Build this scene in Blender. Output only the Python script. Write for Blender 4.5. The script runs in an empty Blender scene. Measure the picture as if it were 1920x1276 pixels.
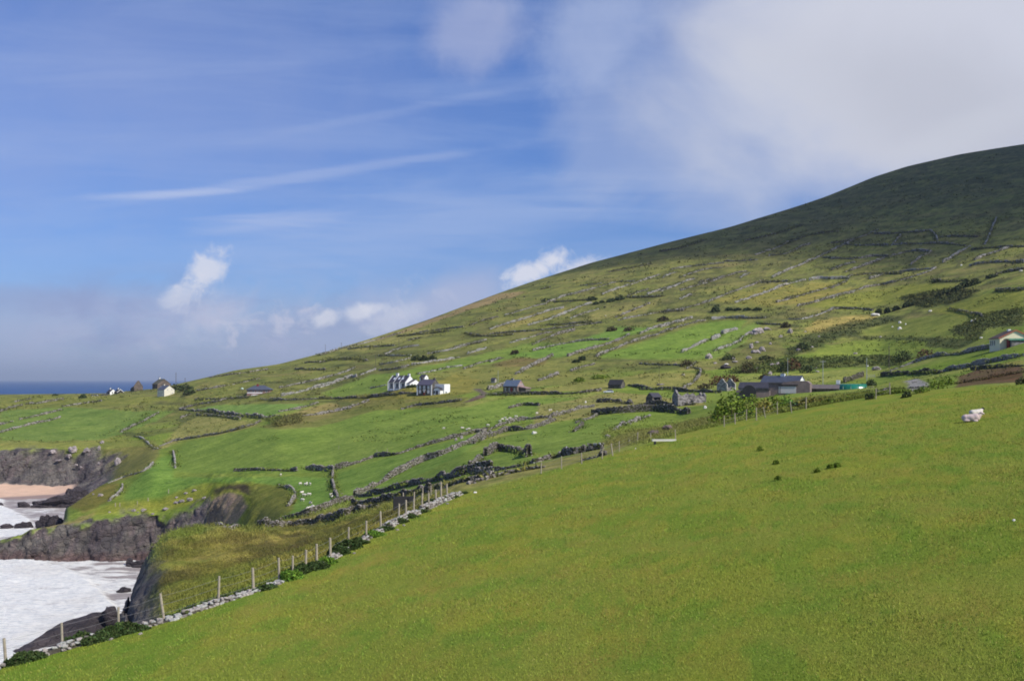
import bpy, math, random
import numpy as np
from mathutils import Vector, Matrix
random.seed(7); rng = np.random.default_rng(11)
F = 1867.0; CX = 960.0; HY = 711.0          # focal length and horizon of the photograph, in its own pixels
SC = bpy.context.scene; COL = SC.collection
R = math.radians

# ------------------------------------------------------------------ helpers
def tag(o, label=None, cat=None, group=None, kind=None):
    if label: o['label'] = label
    if cat: o['category'] = cat
    if group: o['group'] = group
    if kind: o['kind'] = kind
    return o
def empty(name, loc, rz=0.0):
    o = bpy.data.objects.new(name, None); COL.objects.link(o)
    o.location = loc; o.rotation_euler = (0, 0, rz); o.empty_display_size = 0.5
    return o
def link(name, me, mat, parent=None):
    o = bpy.data.objects.new(name, me); COL.objects.link(o)
    if mat is not None and len(me.materials) == 0: me.materials.append(mat)
    if parent is not None: o.parent = parent
    return o
def bigmesh(name, V, Fc, cols=None, smooth=False, extra=None):
    """V (n,3), Fc (m,3|4) arrays -> mesh, optional point colours"""
    V = np.asarray(V, dtype=np.float32); Fc = np.asarray(Fc, dtype=np.int32)
    me = bpy.data.meshes.new(name); n = Fc.shape[1]; m = Fc.shape[0]
    me.vertices.add(len(V)); me.vertices.foreach_set('co', V.ravel())
    me.loops.add(m * n); me.loops.foreach_set('vertex_index', Fc.ravel())
    me.polygons.add(m); me.polygons.foreach_set('loop_start', np.arange(0, m * n, n, dtype=np.int32))
    me.polygons.foreach_set('use_smooth', np.full(m, smooth, dtype=bool))
    me.update(calc_edges=True)
    if cols is not None:
        a = me.color_attributes.new('Col', 'FLOAT_COLOR', 'POINT')
        c = np.ones((len(V), 4), dtype=np.float32); c[:, :3] = cols
        a.data.foreach_set('color', c.ravel())
    if extra:
        for k, v in extra.items():
            a = me.attributes.new(k, 'FLOAT', 'POINT'); a.data.foreach_set('value', np.asarray(v, dtype=np.float32).ravel())
    return me
class MB:
    def __init__(s): s.v = []; s.f = []
    def box(s, x0, x1, y0, y1, z0, z1):
        b = len(s.v)
        s.v += [(x0,y0,z0),(x1,y0,z0),(x1,y1,z0),(x0,y1,z0),(x0,y0,z1),(x1,y0,z1),(x1,y1,z1),(x0,y1,z1)]
        s.f += [tuple(b+i for i in q) for q in ((0,3,2,1),(4,5,6,7),(0,1,5,4),(1,2,6,5),(2,3,7,6),(3,0,4,7))]
        return s
    def poly(s, pts, d):
        """prism: polygon pts extruded by vector d"""
        b = len(s.v); n = len(pts)
        s.v += [tuple(p) for p in pts] + [tuple(p[i] + d[i] for i in range(3)) for p in pts]
        s.f += [tuple(range(b+n-1, b-1, -1)), tuple(range(b+n, b+2*n))]
        s.f += [(b+i, b+(i+1) % n, b+n+(i+1) % n, b+n+i) for i in range(n)]
        return s
    def tube(s, p0, p1, r0, r1, n=7):
        p0 = Vector(p0); p1 = Vector(p1); d = (p1-p0).normalized()
        a = d.orthogonal().normalized(); c = d.cross(a); b = len(s.v)
        for p, r in ((p0, r0), (p1, r1)):
            for i in range(n):
                t = 2*math.pi*i/n; s.v.append(tuple(p + (a*math.cos(t)+c*math.sin(t))*r))
        s.f += [(b+i, b+(i+1) % n, b+n+(i+1) % n, b+n+i) for i in range(n)]
        s.f += [tuple(range(b+n-1, b-1, -1)), tuple(range(b+n, b+2*n))]
        return s
    def build(s, name, mat, parent=None, smooth=False):
        me = bpy.data.meshes.new(name); me.from_pydata(s.v, [], s.f); me.update()
        if smooth:
            for p in me.polygons: p.use_smooth = True
        return link(name, me, mat, parent)

def _h(ix, iy, seed):
    n = (ix.astype(np.int64) * 374761393 + iy.astype(np.int64) * 668265263 + seed * 974634777) & 0xFFFFFFFF
    n = ((n ^ (n >> 13)) * 1274126177) & 0xFFFFFFFF
    n = n ^ (n >> 16)
    return (n & 0xFFFF) / 65535.0
def vnoise(x, y, seed=0):
    ix = np.floor(x); iy = np.floor(y); fx = x-ix; fy = y-iy
    fx = fx*fx*fx*(fx*(fx*6-15)+10); fy = fy*fy*fy*(fy*(fy*6-15)+10)
    a = _h(ix, iy, seed); b = _h(ix+1, iy, seed); c = _h(ix, iy+1, seed); d = _h(ix+1, iy+1, seed)
    return (a*(1-fx)+b*fx)*(1-fy)+(c*(1-fx)+d*fx)*fy
def fbm(x, y, oct=4, seed=0, gain=0.5):
    s = 0; a = 1; t = 0
    for o in range(oct):
        s = s + a*(vnoise(x*2**o, y*2**o, seed+o*17)*2-1); t += a; a *= gain
    return s/t
def sm(a, b, x):
    t = np.clip((x-a)/(b-a), 0, 1); return t*t*(3-2*t)
def lin(c):
    return tuple(((v/255.0)/12.92 if v/255.0 <= 0.04045 else ((v/255.0+0.055)/1.055)**2.4) for v in c)

# ------------------------------------------------------------------ terrain: the lie of the land, front to back
def plane_z(x): return -8.5 + 0.171*x
Epx = np.array([-2600, 0, 130, 330, 520, 600, 870, 1150, 1270, 1400, 1650, 1800, 1920, 2700, 4600.])
Epy = np.array([0, 1250, 1213, 1160, 1095, 1065, 925, 850, 815, 785, 740, 725, 720, 0, 0.])
EY = np.zeros(len(Epx))
for i in range(len(Epx)):
    if Epy[i] > 0: EY[i] = -8.5/((HY-Epy[i])/F - 0.171*(Epx[i]-CX)/F)
EY[0] = 40; EY[-2] = 88; EY[-1] = 88
def kY(px): return np.interp(px, Epx, EY)
# knots: (px, py, Y) where py > 2000 is read as a height given directly: ('z', z)
S = -63.0
def Z(px, z, Y): return (px, HY - F*z/Y, Y)
K = {}
K[4] = [Z(226,S,75),(232,1150,95),(300,1120,80),(520,1060,85),(700,985,95),(870,915,95),(1150,843,105),(1270,810,120),(1400,778,130),(1650,737,140),(1920,716,115),(2700,580,125)]
K[5] = [Z(226,S,150),(233,1133,130),(262,1078,165),(285,1045,185),(320,1017,195),(400,1000,200),(490,988,195),(600,975,180),(700,955,165),(870,900,135),(1000,868,130),(1150,835,130),(1270,806,150),(1400,770,170),(1650,733,190),(1750,727,180),(1920,712,150),(2700,575,150)]
K[6] = [Z(226,S,250),Z(262,S,200),Z(285,-62.5,205),Z(320,-62,212),Z(400,-55,225),Z(450,-40,225),(530,972,203),(600,962,195),(700,940,185),(870,890,150),(1150,828,150),(1270,802,175),(1400,765,200),(1650,731,230),(1920,705,180),(2700,570,180)]
K[7] = [Z(-300,-61,330),Z(0,-61,330),Z(300,-61,325),Z(400,-53,300),Z(450,-41,270),(530,958,222),(600,948,215),(700,925,215),(870,870,190),(1150,812,200),(1270,795,220),(1400,758,240),(1650,728,260),(1920,690,215),(2700,560,215)]
K[8] = [(-300,1025,338),(-40,1016,338),(0,1012,338),(40,1003,338),(56,992,338),(85,988,338),(140,979,338),(200,967,340),(300,963,342),(380,941,335),(440,925,315),(540,940,248),(600,930,240),(700,905,240),(870,850,225),(1150,800,235),(1270,788,250),(1400,752,265),(1650,725,290),(1920,680,240),(2700,550,240)]
K[9] = [Z(90,S,352),Z(108,-58,358),(125,955,368),(140,945,375),(170,923,395),(200,905,415),(232,888,430),(285,878,400),(330,888,390),(520,886,330),(620,884,310),(700,860,310),(870,815,310),(1150,775,300),(1270,768,300),(1400,745,300),(1650,722,320),(1920,668,265),(2700,540,265)]
K[10] = [Z(110,S,450),Z(150,-60.5,450),Z(200,-51,450),(232,893,445),(285,870,430),(330,872,430),(520,860,360),(620,860,345),(870,800,340),(1150,765,330),(1400,742,330),(1650,718,345),(1920,655,290),(2700,530,290)]
K[11] = [Z(-300,-60.6,490),Z(110,-60.4,495),Z(150,-58,505),Z(200,-50,500),(232,880,480),(285,850,480),(330,848,480),(520,825,410),(620,825,400),(870,785,380),(1150,755,365),(1400,738,365),(1650,705,400),(1920,645,320),(2700,520,320)]
K[12] = [(-300,908,540),(0,905,540),(100,910,540),(150,906,535),(200,890,525),(240,866,520),(285,842,520),(330,835,520),(520,800,460),(620,800,450),(870,765,430),(1150,740,410),(1400,728,400),(1650,690,450),(1920,620,370),(2700,500,370)]
K[13] = [(-300,843,562),(0,843,562),(100,840,562),(190,836,560),(240,834,555),(285,824,560),(330,815,570),(520,775,520),(620,780,500),(870,745,460),(1150,725,450),(1400,700,460),(1650,655,540),(1920,590,450),(2700,480,450)]
K[14] = [(-300,800,650),(0,812,640),(200,808,640),(330,785,650),(520,750,620),(620,745,600),(760,729,520),(870,725,520),(1150,690,540),(1400,630,620),(1650,570,720),(1920,510,640),(2700,420,640)]
K[15] = [(-300,760,800),(0,762,830),(150,752,820),(312,742,760),(400,725,740),(520,715,740),(620,700,740),(760,680,700),(870,680,660),(1150,620,720),(1400,540,850),(1650,470,950),(1920,420,900),(2700,340,900)]
K[16] = [(-300,742,1000),(0,739,1000),(100,738,1000),(200,737,950),(255,731,900),(290,729,900),(340,718,880),(400,704,880),(440,694,890),(520,683,930),(610,660,980),(700,633,1020),(800,600,1080),(930,551,1120),(1000,527,1150),(1110,492,1200),(1250,455,1250),(1370,425,1300),(1500,385,1380),(1550,368,1400),(1640,331,1450),(1700,312,1480),(1800,289,1500),(1920,270,1500),(2200,240,1500),(2700,245,1500)]
NS = [10, 90, 6, 16, 26, 14, 14, 44, 26, 16, 16, 20, 44, 40, 44, 76, 8, 6]
pxs = np.concatenate([-60-np.geomspace(3, 2540, 50)[::-1], np.arange(-60, 1981, 3.0), 1980+np.geomspace(3, 2600, 50)])
NC = len(pxs)
kYs = np.zeros((19, NC)); kZ = np.zeros((19, NC)); X1 = (pxs-CX)/F
kYs[0] = 2; kYs[1] = 15; kYs[2] = kY(pxs); kYs[3] = kYs[2]+4
for k in (0, 1, 2): kZ[k] = plane_z(X1*kYs[k])
kZ[3] = plane_z(X1*kYs[3]) - np.where(pxs < 870, 1.4, 1.0)
for k in range(4, 17):
    a = np.array(K[k]); kYs[k] = np.interp(pxs, a[:, 0], a[:, 2]); py = np.interp(pxs, a[:, 0], a[:, 1])
    kZ[k] = (HY-py)/F*kYs[k]
farL = sm(1100, 300, pxs)
kYs[17] = kYs[16]+150; kZ[17] = kZ[16]*0.93-14-20*farL
kYs[18] = kYs[16]*1.2+1500; kZ[18] = -75
for k in range(1, 19): kYs[k] = np.maximum(kYs[k], kYs[k-1]+1.5)
# monotone cubic through the knots
h = np.diff(kYs, axis=0); dl = np.diff(kZ, axis=0)/h
m = np.zeros_like(kZ); 
for k in range(1, 18):
    ok = dl[k-1]*dl[k] > 0
    w1 = 2*h[k]+h[k-1]; w2 = h[k]+2*h[k-1]
    m[k] = np.where(ok, (w1+w2)/(w1/np.where(ok, dl[k-1], 1)+w2/np.where(ok, dl[k], 1)), 0)
m[0] = dl[0]; m[1] = dl[1]; m[2] = dl[1]; m[18] = dl[17]; m[16] = 0.85*dl[15]
rowsY = []; rowsZ = []; rowK = []
for k in range(18):
    for s in range(NS[k]):
        t = s/NS[k]
        if k in (7, 12): pass
        Yr = kYs[k]+h[k]*t; hh = h[k]
        if k < 2: z = kZ[k]+(kZ[k+1]-kZ[k])*t
        else:
            z = (2*t**3-3*t**2+1)*kZ[k]+(t**3-2*t**2+t)*hh*m[k]+(-2*t**3+3*t**2)*kZ[k+1]+(t**3-t**2)*hh*m[k+1]
        rowsY.append(Yr); rowsZ.append(z); rowK.append(k+t)
rowsY.append(kYs[18]); rowsZ.append(kZ[18]); rowK.append(18)
YG = np.array(rowsY); ZG = np.array(rowsZ); KG = np.repeat(np.array(rowK)[:, None], NC, 1)
NR = len(rowK)
# soften creases across columns (not the sea cliffs' brows)
def blur(A, n, ax):
    for _ in range(n):
        B = A.copy()
        if ax == 1: B[:, 1:-1] = (A[:, :-2]+2*A[:, 1:-1]+A[:, 2:])/4
        else: B[1:-1] = (A[:-2]+2*A[1:-1]+A[2:])/4
        A = B
    return A
inn = (pxs > 240)[None, :] & (KG > 2.05)
ZB = blur(ZG, 14, 1); YB = blur(YG, 14, 1)
ZG = np.where(inn, ZB, ZG); YG = np.where(inn, YB, YG)
XG = X1[None, :]*YG
PXG = np.repeat(pxs[None, :], NR, 0)
# relief
w_mid = sm(2.6, 4.5, KG); w_hill = sm(12.8, 14.5, KG); w_top = 1-0.8*sm(15.6, 16, KG)
ZG += w_mid*0.35*fbm(XG/17, YG/17, 4, 3)*(KG < 13)
ZG += w_hill*w_top*(0.9*fbm(XG/45, YG/45, 4, 5)+0.35*fbm(XG/9, YG/14, 3, 6))
ZG += (1-sm(2.0, 2.6, KG))*(0.10*fbm(XG/7, YG/7, 3, 8)+0.03*fbm(XG/1.3, YG/1.3, 3, 9))
bank = sm(2.2, 3.4, KG)*(1-sm(5.2, 6.2, KG))*sm(225, 300, PXG)*(1-sm(700, 950, PXG))
ZG += bank*(1.0*fbm((XG+YG*0.55)/7, (YG-XG*0.5)/28, 4, 12)+0.5*fbm(XG/2.5, YG/2.5, 3, 13))
scr = sm(6.6, 7.2, KG)*(1-sm(8.8, 9.6, KG))*sm(375, 395, PXG)*(1-sm(470, 500, PXG))
ZG += scr*(1.5*fbm(XG/6, YG/9, 4, 14)+.7*np.abs(fbm(XG/2.4, YG/3, 3, 15)))
# slope, for bare rock
dZ = np.gradient(ZG, axis=0); dY = np.gradient(YG, axis=0)
slope = np.abs(dZ)/np.maximum(np.abs(dY), 0.05)
PYG = HY - F*ZG/YG
# --- column lookups
def _col(px):
    i = np.clip(np.searchsorted(pxs, px)-1, 0, NC-2); t = (px-pxs[i])/(pxs[i+1]-pxs[i]); t = min(max(t, 0), 1)
    return YG[:, i]*(1-t)+YG[:, i+1]*t, ZG[:, i]*(1-t)+ZG[:, i+1]*t
def hit(px, py, ymin=0.0):
    """the first ground point seen in that direction from the camera position"""
    Y, z = _col(px); r = z/Y; tr = (HY-py)/F
    ok = np.nonzero((r >= tr) & (Y >= ymin))[0]
    if len(ok) == 0:
        i = int(np.argmax(np.where(Y > ymin, r, -9))); return Vector(((px-CX)/F*Y[i], Y[i], z[i]))
    i = ok[0]
    if i == 0: return Vector(((px-CX)/F*Y[0], Y[0], z[0]))
    a = (tr-r[i-1])/(r[i]-r[i-1]) if r[i] != r[i-1] else 0
    a = min(max(a, 0), 1)
    y = Y[i-1]+(Y[i]-Y[i-1])*a
    return Vector(((px-CX)/F*y, y, z[i-1]+(z[i]-z[i-1])*a))
def ground(x, y):
    Y, z = _col(CX+F*x/y); return float(np.interp(y, Y, z))
def at(px, Y): 
    x = (px-CX)/F*Y; return Vector((x, Y, ground(x, Y)))
ZR = {'A': (1560,400,5.317), 'B': (1240,400,5.317), 'C': (920,480,5.317), 'D': (600,540,5.317), 'E': (300,640,5.317),
      'G': (0,700,5.8), 'H': (1200,580,5.317), 'I': (0,900,5.8), 'J': (440,660,3.9875), 'L': (880,660,3.9875),
      'M': (1320,560,3.19), 'N': (400,880,3.84), 'P': (1360,660,6.0), 'Q': (0,0,1.0)}
def cv(r, x, y):
    a = ZR[r]; return a[0]+x/a[2], a[1]+y/a[2]
# ------------------------------------------------------------------ what grows where
ALB = 0.98
def C(r, g, b): return np.array(lin((r, g, b)))*ALB
fg = C(132,143,56); green = C(116,135,54); green2 = C(128,142,62); lime = C(116,139,58); pale = C(150,148,82); olive = C(128,130,66)
rough = C(120,116,64); brownish = C(122,104,66); scrub = C(76,84,48); dkscrub = C(60,66,42); rockc = C(120,117,110)
sand = C(214,178,150); wet = C(150,128,118); soil = C(98,72,60); road = C(150,146,148); track = C(104,92,92); tan = C(152,134,92)
heath = C(106,106,62); hillg = C(122,128,64); straw = C(164,152,92); rust = C(110,80,52); scar = C(56,46,44); purple = C(138,118,106)
COLG = np.zeros((NR, NC, 3)); ROCK = np.zeros((NR, NC))
def ramp(mask, c, A=None):
    A = COLG if A is None else A
    A += mask[..., None]*(c-A)
n1 = fbm(XG/60, YG/60, 4, 21); n2 = fbm(XG/22, YG/22, 4, 22); n3 = fbm(XG/8, YG/8, 4, 23); n4 = fbm(XG/3, YG/3, 3, 24)
COLG[:] = green
ramp(sm(0.0, 0.35, n1)*0.5, pale); ramp(sm(0.1, 0.4, n2)*0.45, green2)
foreg = 1-sm(1.98, 2.02, KG)
ramp(foreg, fg)
g5 = fbm(XG/1.7, YG/2.6, 5, 31, .62); g6 = fbm(XG/5, YG/6, 5, 32, .6)
ramp(foreg*sm(0.0, 0.3, g6)*0.5, C(150,150,54)); ramp(foreg*sm(0.06, 0.26, g5+.3*g6)*0.55, C(106,136,46)); ramp(foreg*sm(0.2, 0.45, fbm(XG/1.1, YG/1.6, 3, 36))*0.3, C(150,136,62))
ramp(foreg*sm(0.15,0.5,fbm(XG/1.8+9, YG/3, 4, 37))*.35, C(150,136,60)); ramp(foreg*sm(700, 0, PXG)*0.4, C(114,152,44))
# hillside: greener below, heather above
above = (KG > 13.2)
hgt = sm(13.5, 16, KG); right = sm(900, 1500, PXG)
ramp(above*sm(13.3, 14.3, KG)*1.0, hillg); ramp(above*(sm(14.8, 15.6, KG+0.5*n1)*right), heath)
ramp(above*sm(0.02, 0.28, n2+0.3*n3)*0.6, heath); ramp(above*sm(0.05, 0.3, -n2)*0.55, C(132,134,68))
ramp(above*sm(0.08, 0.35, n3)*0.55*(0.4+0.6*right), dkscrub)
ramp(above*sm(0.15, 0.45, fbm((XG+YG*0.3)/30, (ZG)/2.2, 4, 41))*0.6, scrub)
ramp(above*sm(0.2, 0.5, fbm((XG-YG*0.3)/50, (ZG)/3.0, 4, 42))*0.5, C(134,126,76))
ZONES = [
 # big fields of the middle distance
 (lime, 1, [(330,885),(332,850),(350,828),(490,800),(560,800),(700,770),(860,765),(960,745),(1120,745),(1140,762),(1010,790),(900,800),(700,862),(620,885),(460,888)]),
 (C(108,140,58), 1, [(325,895),(620,893),(636,930),(640,945),(490,985),(540,960),(557,935),(540,912),(470,905),(300,935),(235,955),(232,925),(300,855),(330,850)]),
 (C(112,140,58), 1, [(628,885),(700,865),(900,812),(920,808),(870,850),(790,890),(670,930),(648,935)]),
 (lime, 1, [(668,932),(790,893),(900,835),(1000,800),(1060,790),(1130,780),(1250,770),(1140,800),(1120,835),(1000,862),(870,895),(790,918),(700,930)]),
 (pale*0.93, 1, [(290,848),(340,795),(372,780),(440,786),(480,792),(488,797),(400,818),(340,825)]),
 (C(112,142,66), 1, [(345,770),(420,758),(500,757),(600,757),(500,780),(400,772)]),
 (straw*0.8, 1, [(520,790),(560,770),(620,755),(640,760),(615,782),(560,795),(525,800)]),
 (scrub, .5, [(500,785),(570,775),(560,792),(520,800)]),
 (rough, .8, [(485,800),(640,762),(760,735),(880,745),(870,760),(700,770),(600,800),(530,805)]),
 (C(108,132,60), 1, [(0,800),(0,770),(120,762),(250,770),(330,770),(290,790),(200,822),(60,830),(0,832)]),
 (olive, .8, [(0,838),(0,824),(100,826),(200,822),(290,826),(300,845),(220,838),(120,840)]),
 (C(122,128,58), .8, [(0,745),(100,742),(180,744),(300,742),(340,748),(200,760),(0,768)]),
 (rough, .9, [(190,842),(290,834),(300,845),(280,875),(215,905),(200,880)]),
 (C(116,110,52), 1, [(130,950),(150,930),(200,905),(228,905),(212,935),(160,962)]),
 (C(130,134,50), .9, [(160,965),(212,940),(300,935),(380,905),(430,905),(470,905),(540,912),(557,935),(530,975),(460,985),(440,960),(400,935),(300,958),(200,962)]),
 (C(112,116,52), .9, [(470,908),(540,914),(555,935),(545,960),(510,978),(450,985),(470,950)]),
 (C(150,136,84), .9, [(80,988),(140,975),(150,968),(180,962),(150,980),(90,990)]),
 # road corridor and verges
 (C(144,138,80), .9, [(490,1000),(600,975),(700,955),(760,940),(860,915),(700,945),(640,955),(530,975)]),
 (C(144,138,80), .9, [(640,965),(760,938),(960,900),(1150,850),(1180,832),(1150,838),(960,880),(820,905),(690,938)]),
 (C(116,112,50), .9, [(280,1060),(330,1010),(490,998),(600,985),(760,950),(850,925),(830,940),(640,1045),(480,1110),(330,1155),(300,1140)]),
 (C(138,132,58), .6, [(400,1020),(470,1000),(500,1000),(420,1060),(350,1120),(330,1110),(380,1050)]),
 (C(92,76,50), .6, [(290,1020),(340,1012),(400,1010),(360,1025),(310,1045)]),
 (C(104,84,54), .4, [(360,1050),(480,1010),(600,1000),(560,1040),(440,1060)]),
 (C(150,140,84), .8, [(1010,760),(1160,735),(1300,750),(1330,760),(1180,765),(1050,790),(1000,795)]),
 (rough, .8, [(1130,830),(1160,815),(1260,795),(1340,775),(1400,760),(1400,785),(1270,812),(1150,845)]),
 (C(120,120,52), .8, [(1340,790),(1400,755),(1560,738),(1660,735),(1640,742),(1400,785)]),
 # middle slope around the cottages
 (C(140,136,74), .9, [(1010,742),(1060,733),(1130,735),(1170,722),(1300,735),(1330,720),(1330,700),(1200,700),(1140,715),(1020,728)]),
 (olive, .9, [(840,700),(920,690),(990,680),(1060,690),(1100,705),(1200,708),(1080,722),(1000,725),(880,730),(850,712)]),
 (brownish, .7, [(920,680),(950,668),(1030,672),(1020,685),(930,688)]),
 (C(132,128,60), .9, [(800,725),(850,700),(900,712),(880,735),(830,745),(640,752),(700,735)]),
 (lime, 1, [(600,735),(640,725),(700,700),(800,700),(780,712),(725,735),(620,745)]),
 (lime, 1, [(780,690),(900,665),(1000,640),(1070,650),(1000,665),(900,683),(800,700),(700,705)]),
 (C(112,144,60), 1, [(960,665),(1080,640),(1160,612),(1240,615),(1160,635),(1060,668),(1000,672)]),
 (C(112,140,54), 1, [(1120,668),(1240,630),(1330,602),(1400,600),(1380,630),(1300,672),(1240,674),(1130,672)]),
 (C(118,142,62), .9, [(1300,672),(1330,650),(1400,610),(1430,600),(1400,640),(1340,672)]),
 (pale, .8, [(600,640),(720,618),(860,615),(760,640),(680,655),(600,660)]),
 (C(150,142,78), .8, [(920,615),(970,595),(1060,578),(1060,585),(1000,605),(930,618)]),
 (C(142,138,78), .9, [(1100,592),(1130,575),(1220,568),(1240,560),(1200,590),(1120,600)]),
 (tan, 1, [(700,640),(780,609),(860,579),(930,551),(990,546),(940,562),(860,588),(780,616)]),
 (C(140,136,66), .95, [(1335,565),(1430,535),(1480,530),(1500,540),(1400,570)]),
 (C(142,136,66), .9, [(1400,572),(1520,530),(1590,530),(1500,560),(1440,575)]),
 (C(138,130,64), .9, [(1450,572),(1550,545),(1640,535),(1590,545),(1500,570)]),
 (C(128,134,54), .9, [(1500,575),(1600,550),(1740,530),(1800,535),(1700,565),(1600,580)]),
 (C(170,154,86), .95, [(1505,622),(1530,600),(1600,590),(1650,592),(1600,612),(1540,625)]),
 (scrub, .95, [(1470,660),(1520,625),(1600,600),(1680,592),(1700,598),(1610,620),(1620,630),(1740,632),(1840,635),(1800,655),(1700,645),(1580,632),(1480,672)]),
 (C(122,132,58), .95, [(1610,625),(1690,600),(1800,590),(1840,610),(1830,632),(1740,632),(1620,630)]),
 (C(128,134,54), .95, [(1740,585),(1830,555),(1920,540),(1920,585),(1820,596)]),
 (C(124,140,56), .95, [(1500,668),(1560,645),(1640,635),(1740,640),(1730,655),(1640,660),(1540,672)]),
 (scrub, .8, [(1360,700),(1400,680),(1480,670),(1640,665),(1700,670),(1690,685),(1560,690),(1440,700)]),
 (C(108,104,62), .7, [(1330,690),(1400,650),(1460,640),(1480,665),(1400,690)]),
 (dkscrub, .8, [(1690,555),(1790,540),(1840,545),(1800,565),(1740,578),(1700,570)]),
 (scrub, .9, [(1780,620),(1840,590),(1920,575),(1920,610),(1850,615),(1830,640)]),
 (C(110,134,44), 1, [(1690,695),(1800,672),(1920,650),(1920,662),(1800,690),(1740,702),(1690,702)]),
 (C(140,134,70), .8, [(1820,692),(1920,675),(1920,688),(1830,695)]),
 (soil, .95, [(1790,728),(1800,705),(1830,693),(1920,688),(1920,716),(1840,720)]),
 (rust*0.9, .6, [(1840,715),(1860,700),(1920,698),(1920,712)]),
 (road, 1, [(1690,735),(1705,725),(1690,715),(1718,709),(1742,718),(1740,724),(1715,735)]),
 (C(128,138,56), .9, [(1640,728),(1690,708),(1705,720),(1690,735),(1660,738)]),
 (track*.8, 1, [(884,728),(900,727),(914,738),(912,745),(884,752),(866,754),(890,744),(900,736)]),
 (C(116,86,78), .6, [(870,752),(905,742),(905,748),(880,754)]),
 # scar above the near headland
 (scar, .95, [(398,930),(402,916),(430,908),(462,907),(474,918),(468,930),(452,921),(430,916),(408,925)]),
 (purple, .9, [(385,985),(394,940),(405,932),(430,922),(455,928),(465,950),(440,985),(400,990)]),
 (C(92,96,48), .7, [(60,860),(90,842),(200,840),(195,880),(150,870),(100,880)]),
]
def inpoly(px, py, pts):
    r = np.zeros(px.shape, bool); n = len(pts); j = n-1
    for i in range(n):
        xi, yi = pts[i]; xj, yj = pts[j]
        c = ((yi > py) != (yj > py))
        with np.errstate(divide='ignore', invalid='ignore'):
            r ^= c & (px < (xj-xi)*(py-yi)/((yj-yi) if yj != yi else 1e-9)+xi)
        j = i
    return r
# hidden-surface test so that a field's colour stays on the field itself
rat = ZG/YG; mx = np.maximum.accumulate(rat, axis=0); vis = rat >= mx-0.0025
wob = 4.0*fbm(XG/12, YG/12, 3, 51); SCARM = np.zeros((NR, NC))
for c, a, pts in ZONES:
    P = np.array(pts)
    bx = (PXG > P[:, 0].min()-8) & (PXG < P[:, 0].max()+8) & (KG > 2.05) & vis
    idx = np.nonzero(bx)
    if len(idx[0]) == 0: continue
    r = inpoly(PXG[idx]+wob[idx], PYG[idx]+0.5*wob[idx], pts)
    mk = np.zeros((NR, NC)); mk[idx[0][r], idx[1][r]] = a
    mk = blur(blur(mk, 1, 1), 1, 0)
    ramp(mk*(0.88+0.12*n3), c)
    if c is scar or c is purple: SCARM = np.maximum(SCARM, mk)
# rock: sea cliffs by steepness and place
cl = np.zeros((NR, NC))
cl = np.maximum(cl, sm(6.7, 7.0, KG)*(1-sm(7.75, 8.06, KG+0.3*fbm(XG/3, YG/3, 4, 63)+.12*fbm(XG/14, YG/20, 2, 64)))*(1-sm(395, 440, PXG)))
cl = np.maximum(cl, sm(11.9, 12.0, KG)*(1-sm(12.62, 12.95, KG+0.45*fbm(XG/9, YG/9, 3, 61)+0.0012*(PXG-100)))*(1-sm(190, 235, PXG+30*n3)))
cl = np.maximum(cl, sm(8.0, 8.2, KG)*(1-sm(10.8, 11.1, KG))*(1-sm(100, 135, PXG)))
cl = np.maximum(cl, sm(9.0, 9.3, KG)*(1-sm(11.9, 12.2, KG))*sm(95, 110, PXG)*(1-sm(195, 225, PXG)))
face = sm(3.2, 3.5, KG)*(1-sm(6.3, 6.6, KG))*(1-sm(262, 318, PXG+22*n4+12*n3+8*(KG-4)))
cl = np.maximum(cl, face)
cl = np.maximum(cl, sm(5.0, 5.15, KG)*(1-sm(6.7, 6.9, KG))*(1-sm(380, 470, PXG))*sm(0.5, 1.0, slope))
ROCK = np.clip(cl, 0, 1)
RK2 = ROCK*(1-SCARM); ramp(RK2, rockc*(0.9)); ramp(RK2*sm(0.1, 0.4, n4)*0.6, C(128,116,114)); ramp(RK2*sm(0.15, 0.4, -n3)*0.6, C(76,72,78))
ramp(RK2*sm(0.0, 0.35, fbm((ZG-0.35*XG)/2.2, XG/40, 4, 91))*0.5, C(84,76,76))
lowz = 1-sm(-60, -56.5, ZG); ramp(ROCK*lowz*0.6, C(112,86,80))
bz = bank*(KG < 6.2)
bs1 = fbm((XG+YG*.55)/5, (YG-XG*.5)/26, 4, 93); bs2 = fbm(XG/9, YG/12, 4, 94)
ramp(bz*(1-ROCK)*sm(.0,.22,bs1)*.75, C(160,152,76)); ramp(bz*(1-ROCK)*sm(.0,.25,-bs1)*.55, C(98,100,50)); ramp(bz*(1-ROCK)*sm(.08,.28,bs2)*.6, C(92,82,52)); ramp(bz*(1-ROCK)*sm(.08,.25,-bs2)*.5, C(112,128,50))
bch = sm(10.9, 11.0, KG)*(1-sm(11.96, 12.0, KG))*(1-sm(128, 150, PXG))
ramp(bch, sand); ramp(bch*(1-sm(11.42, 11.52, KG-0.0022*PXG+0.25)), wet); ROCK *= 1-bch
BEACH = bch
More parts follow.
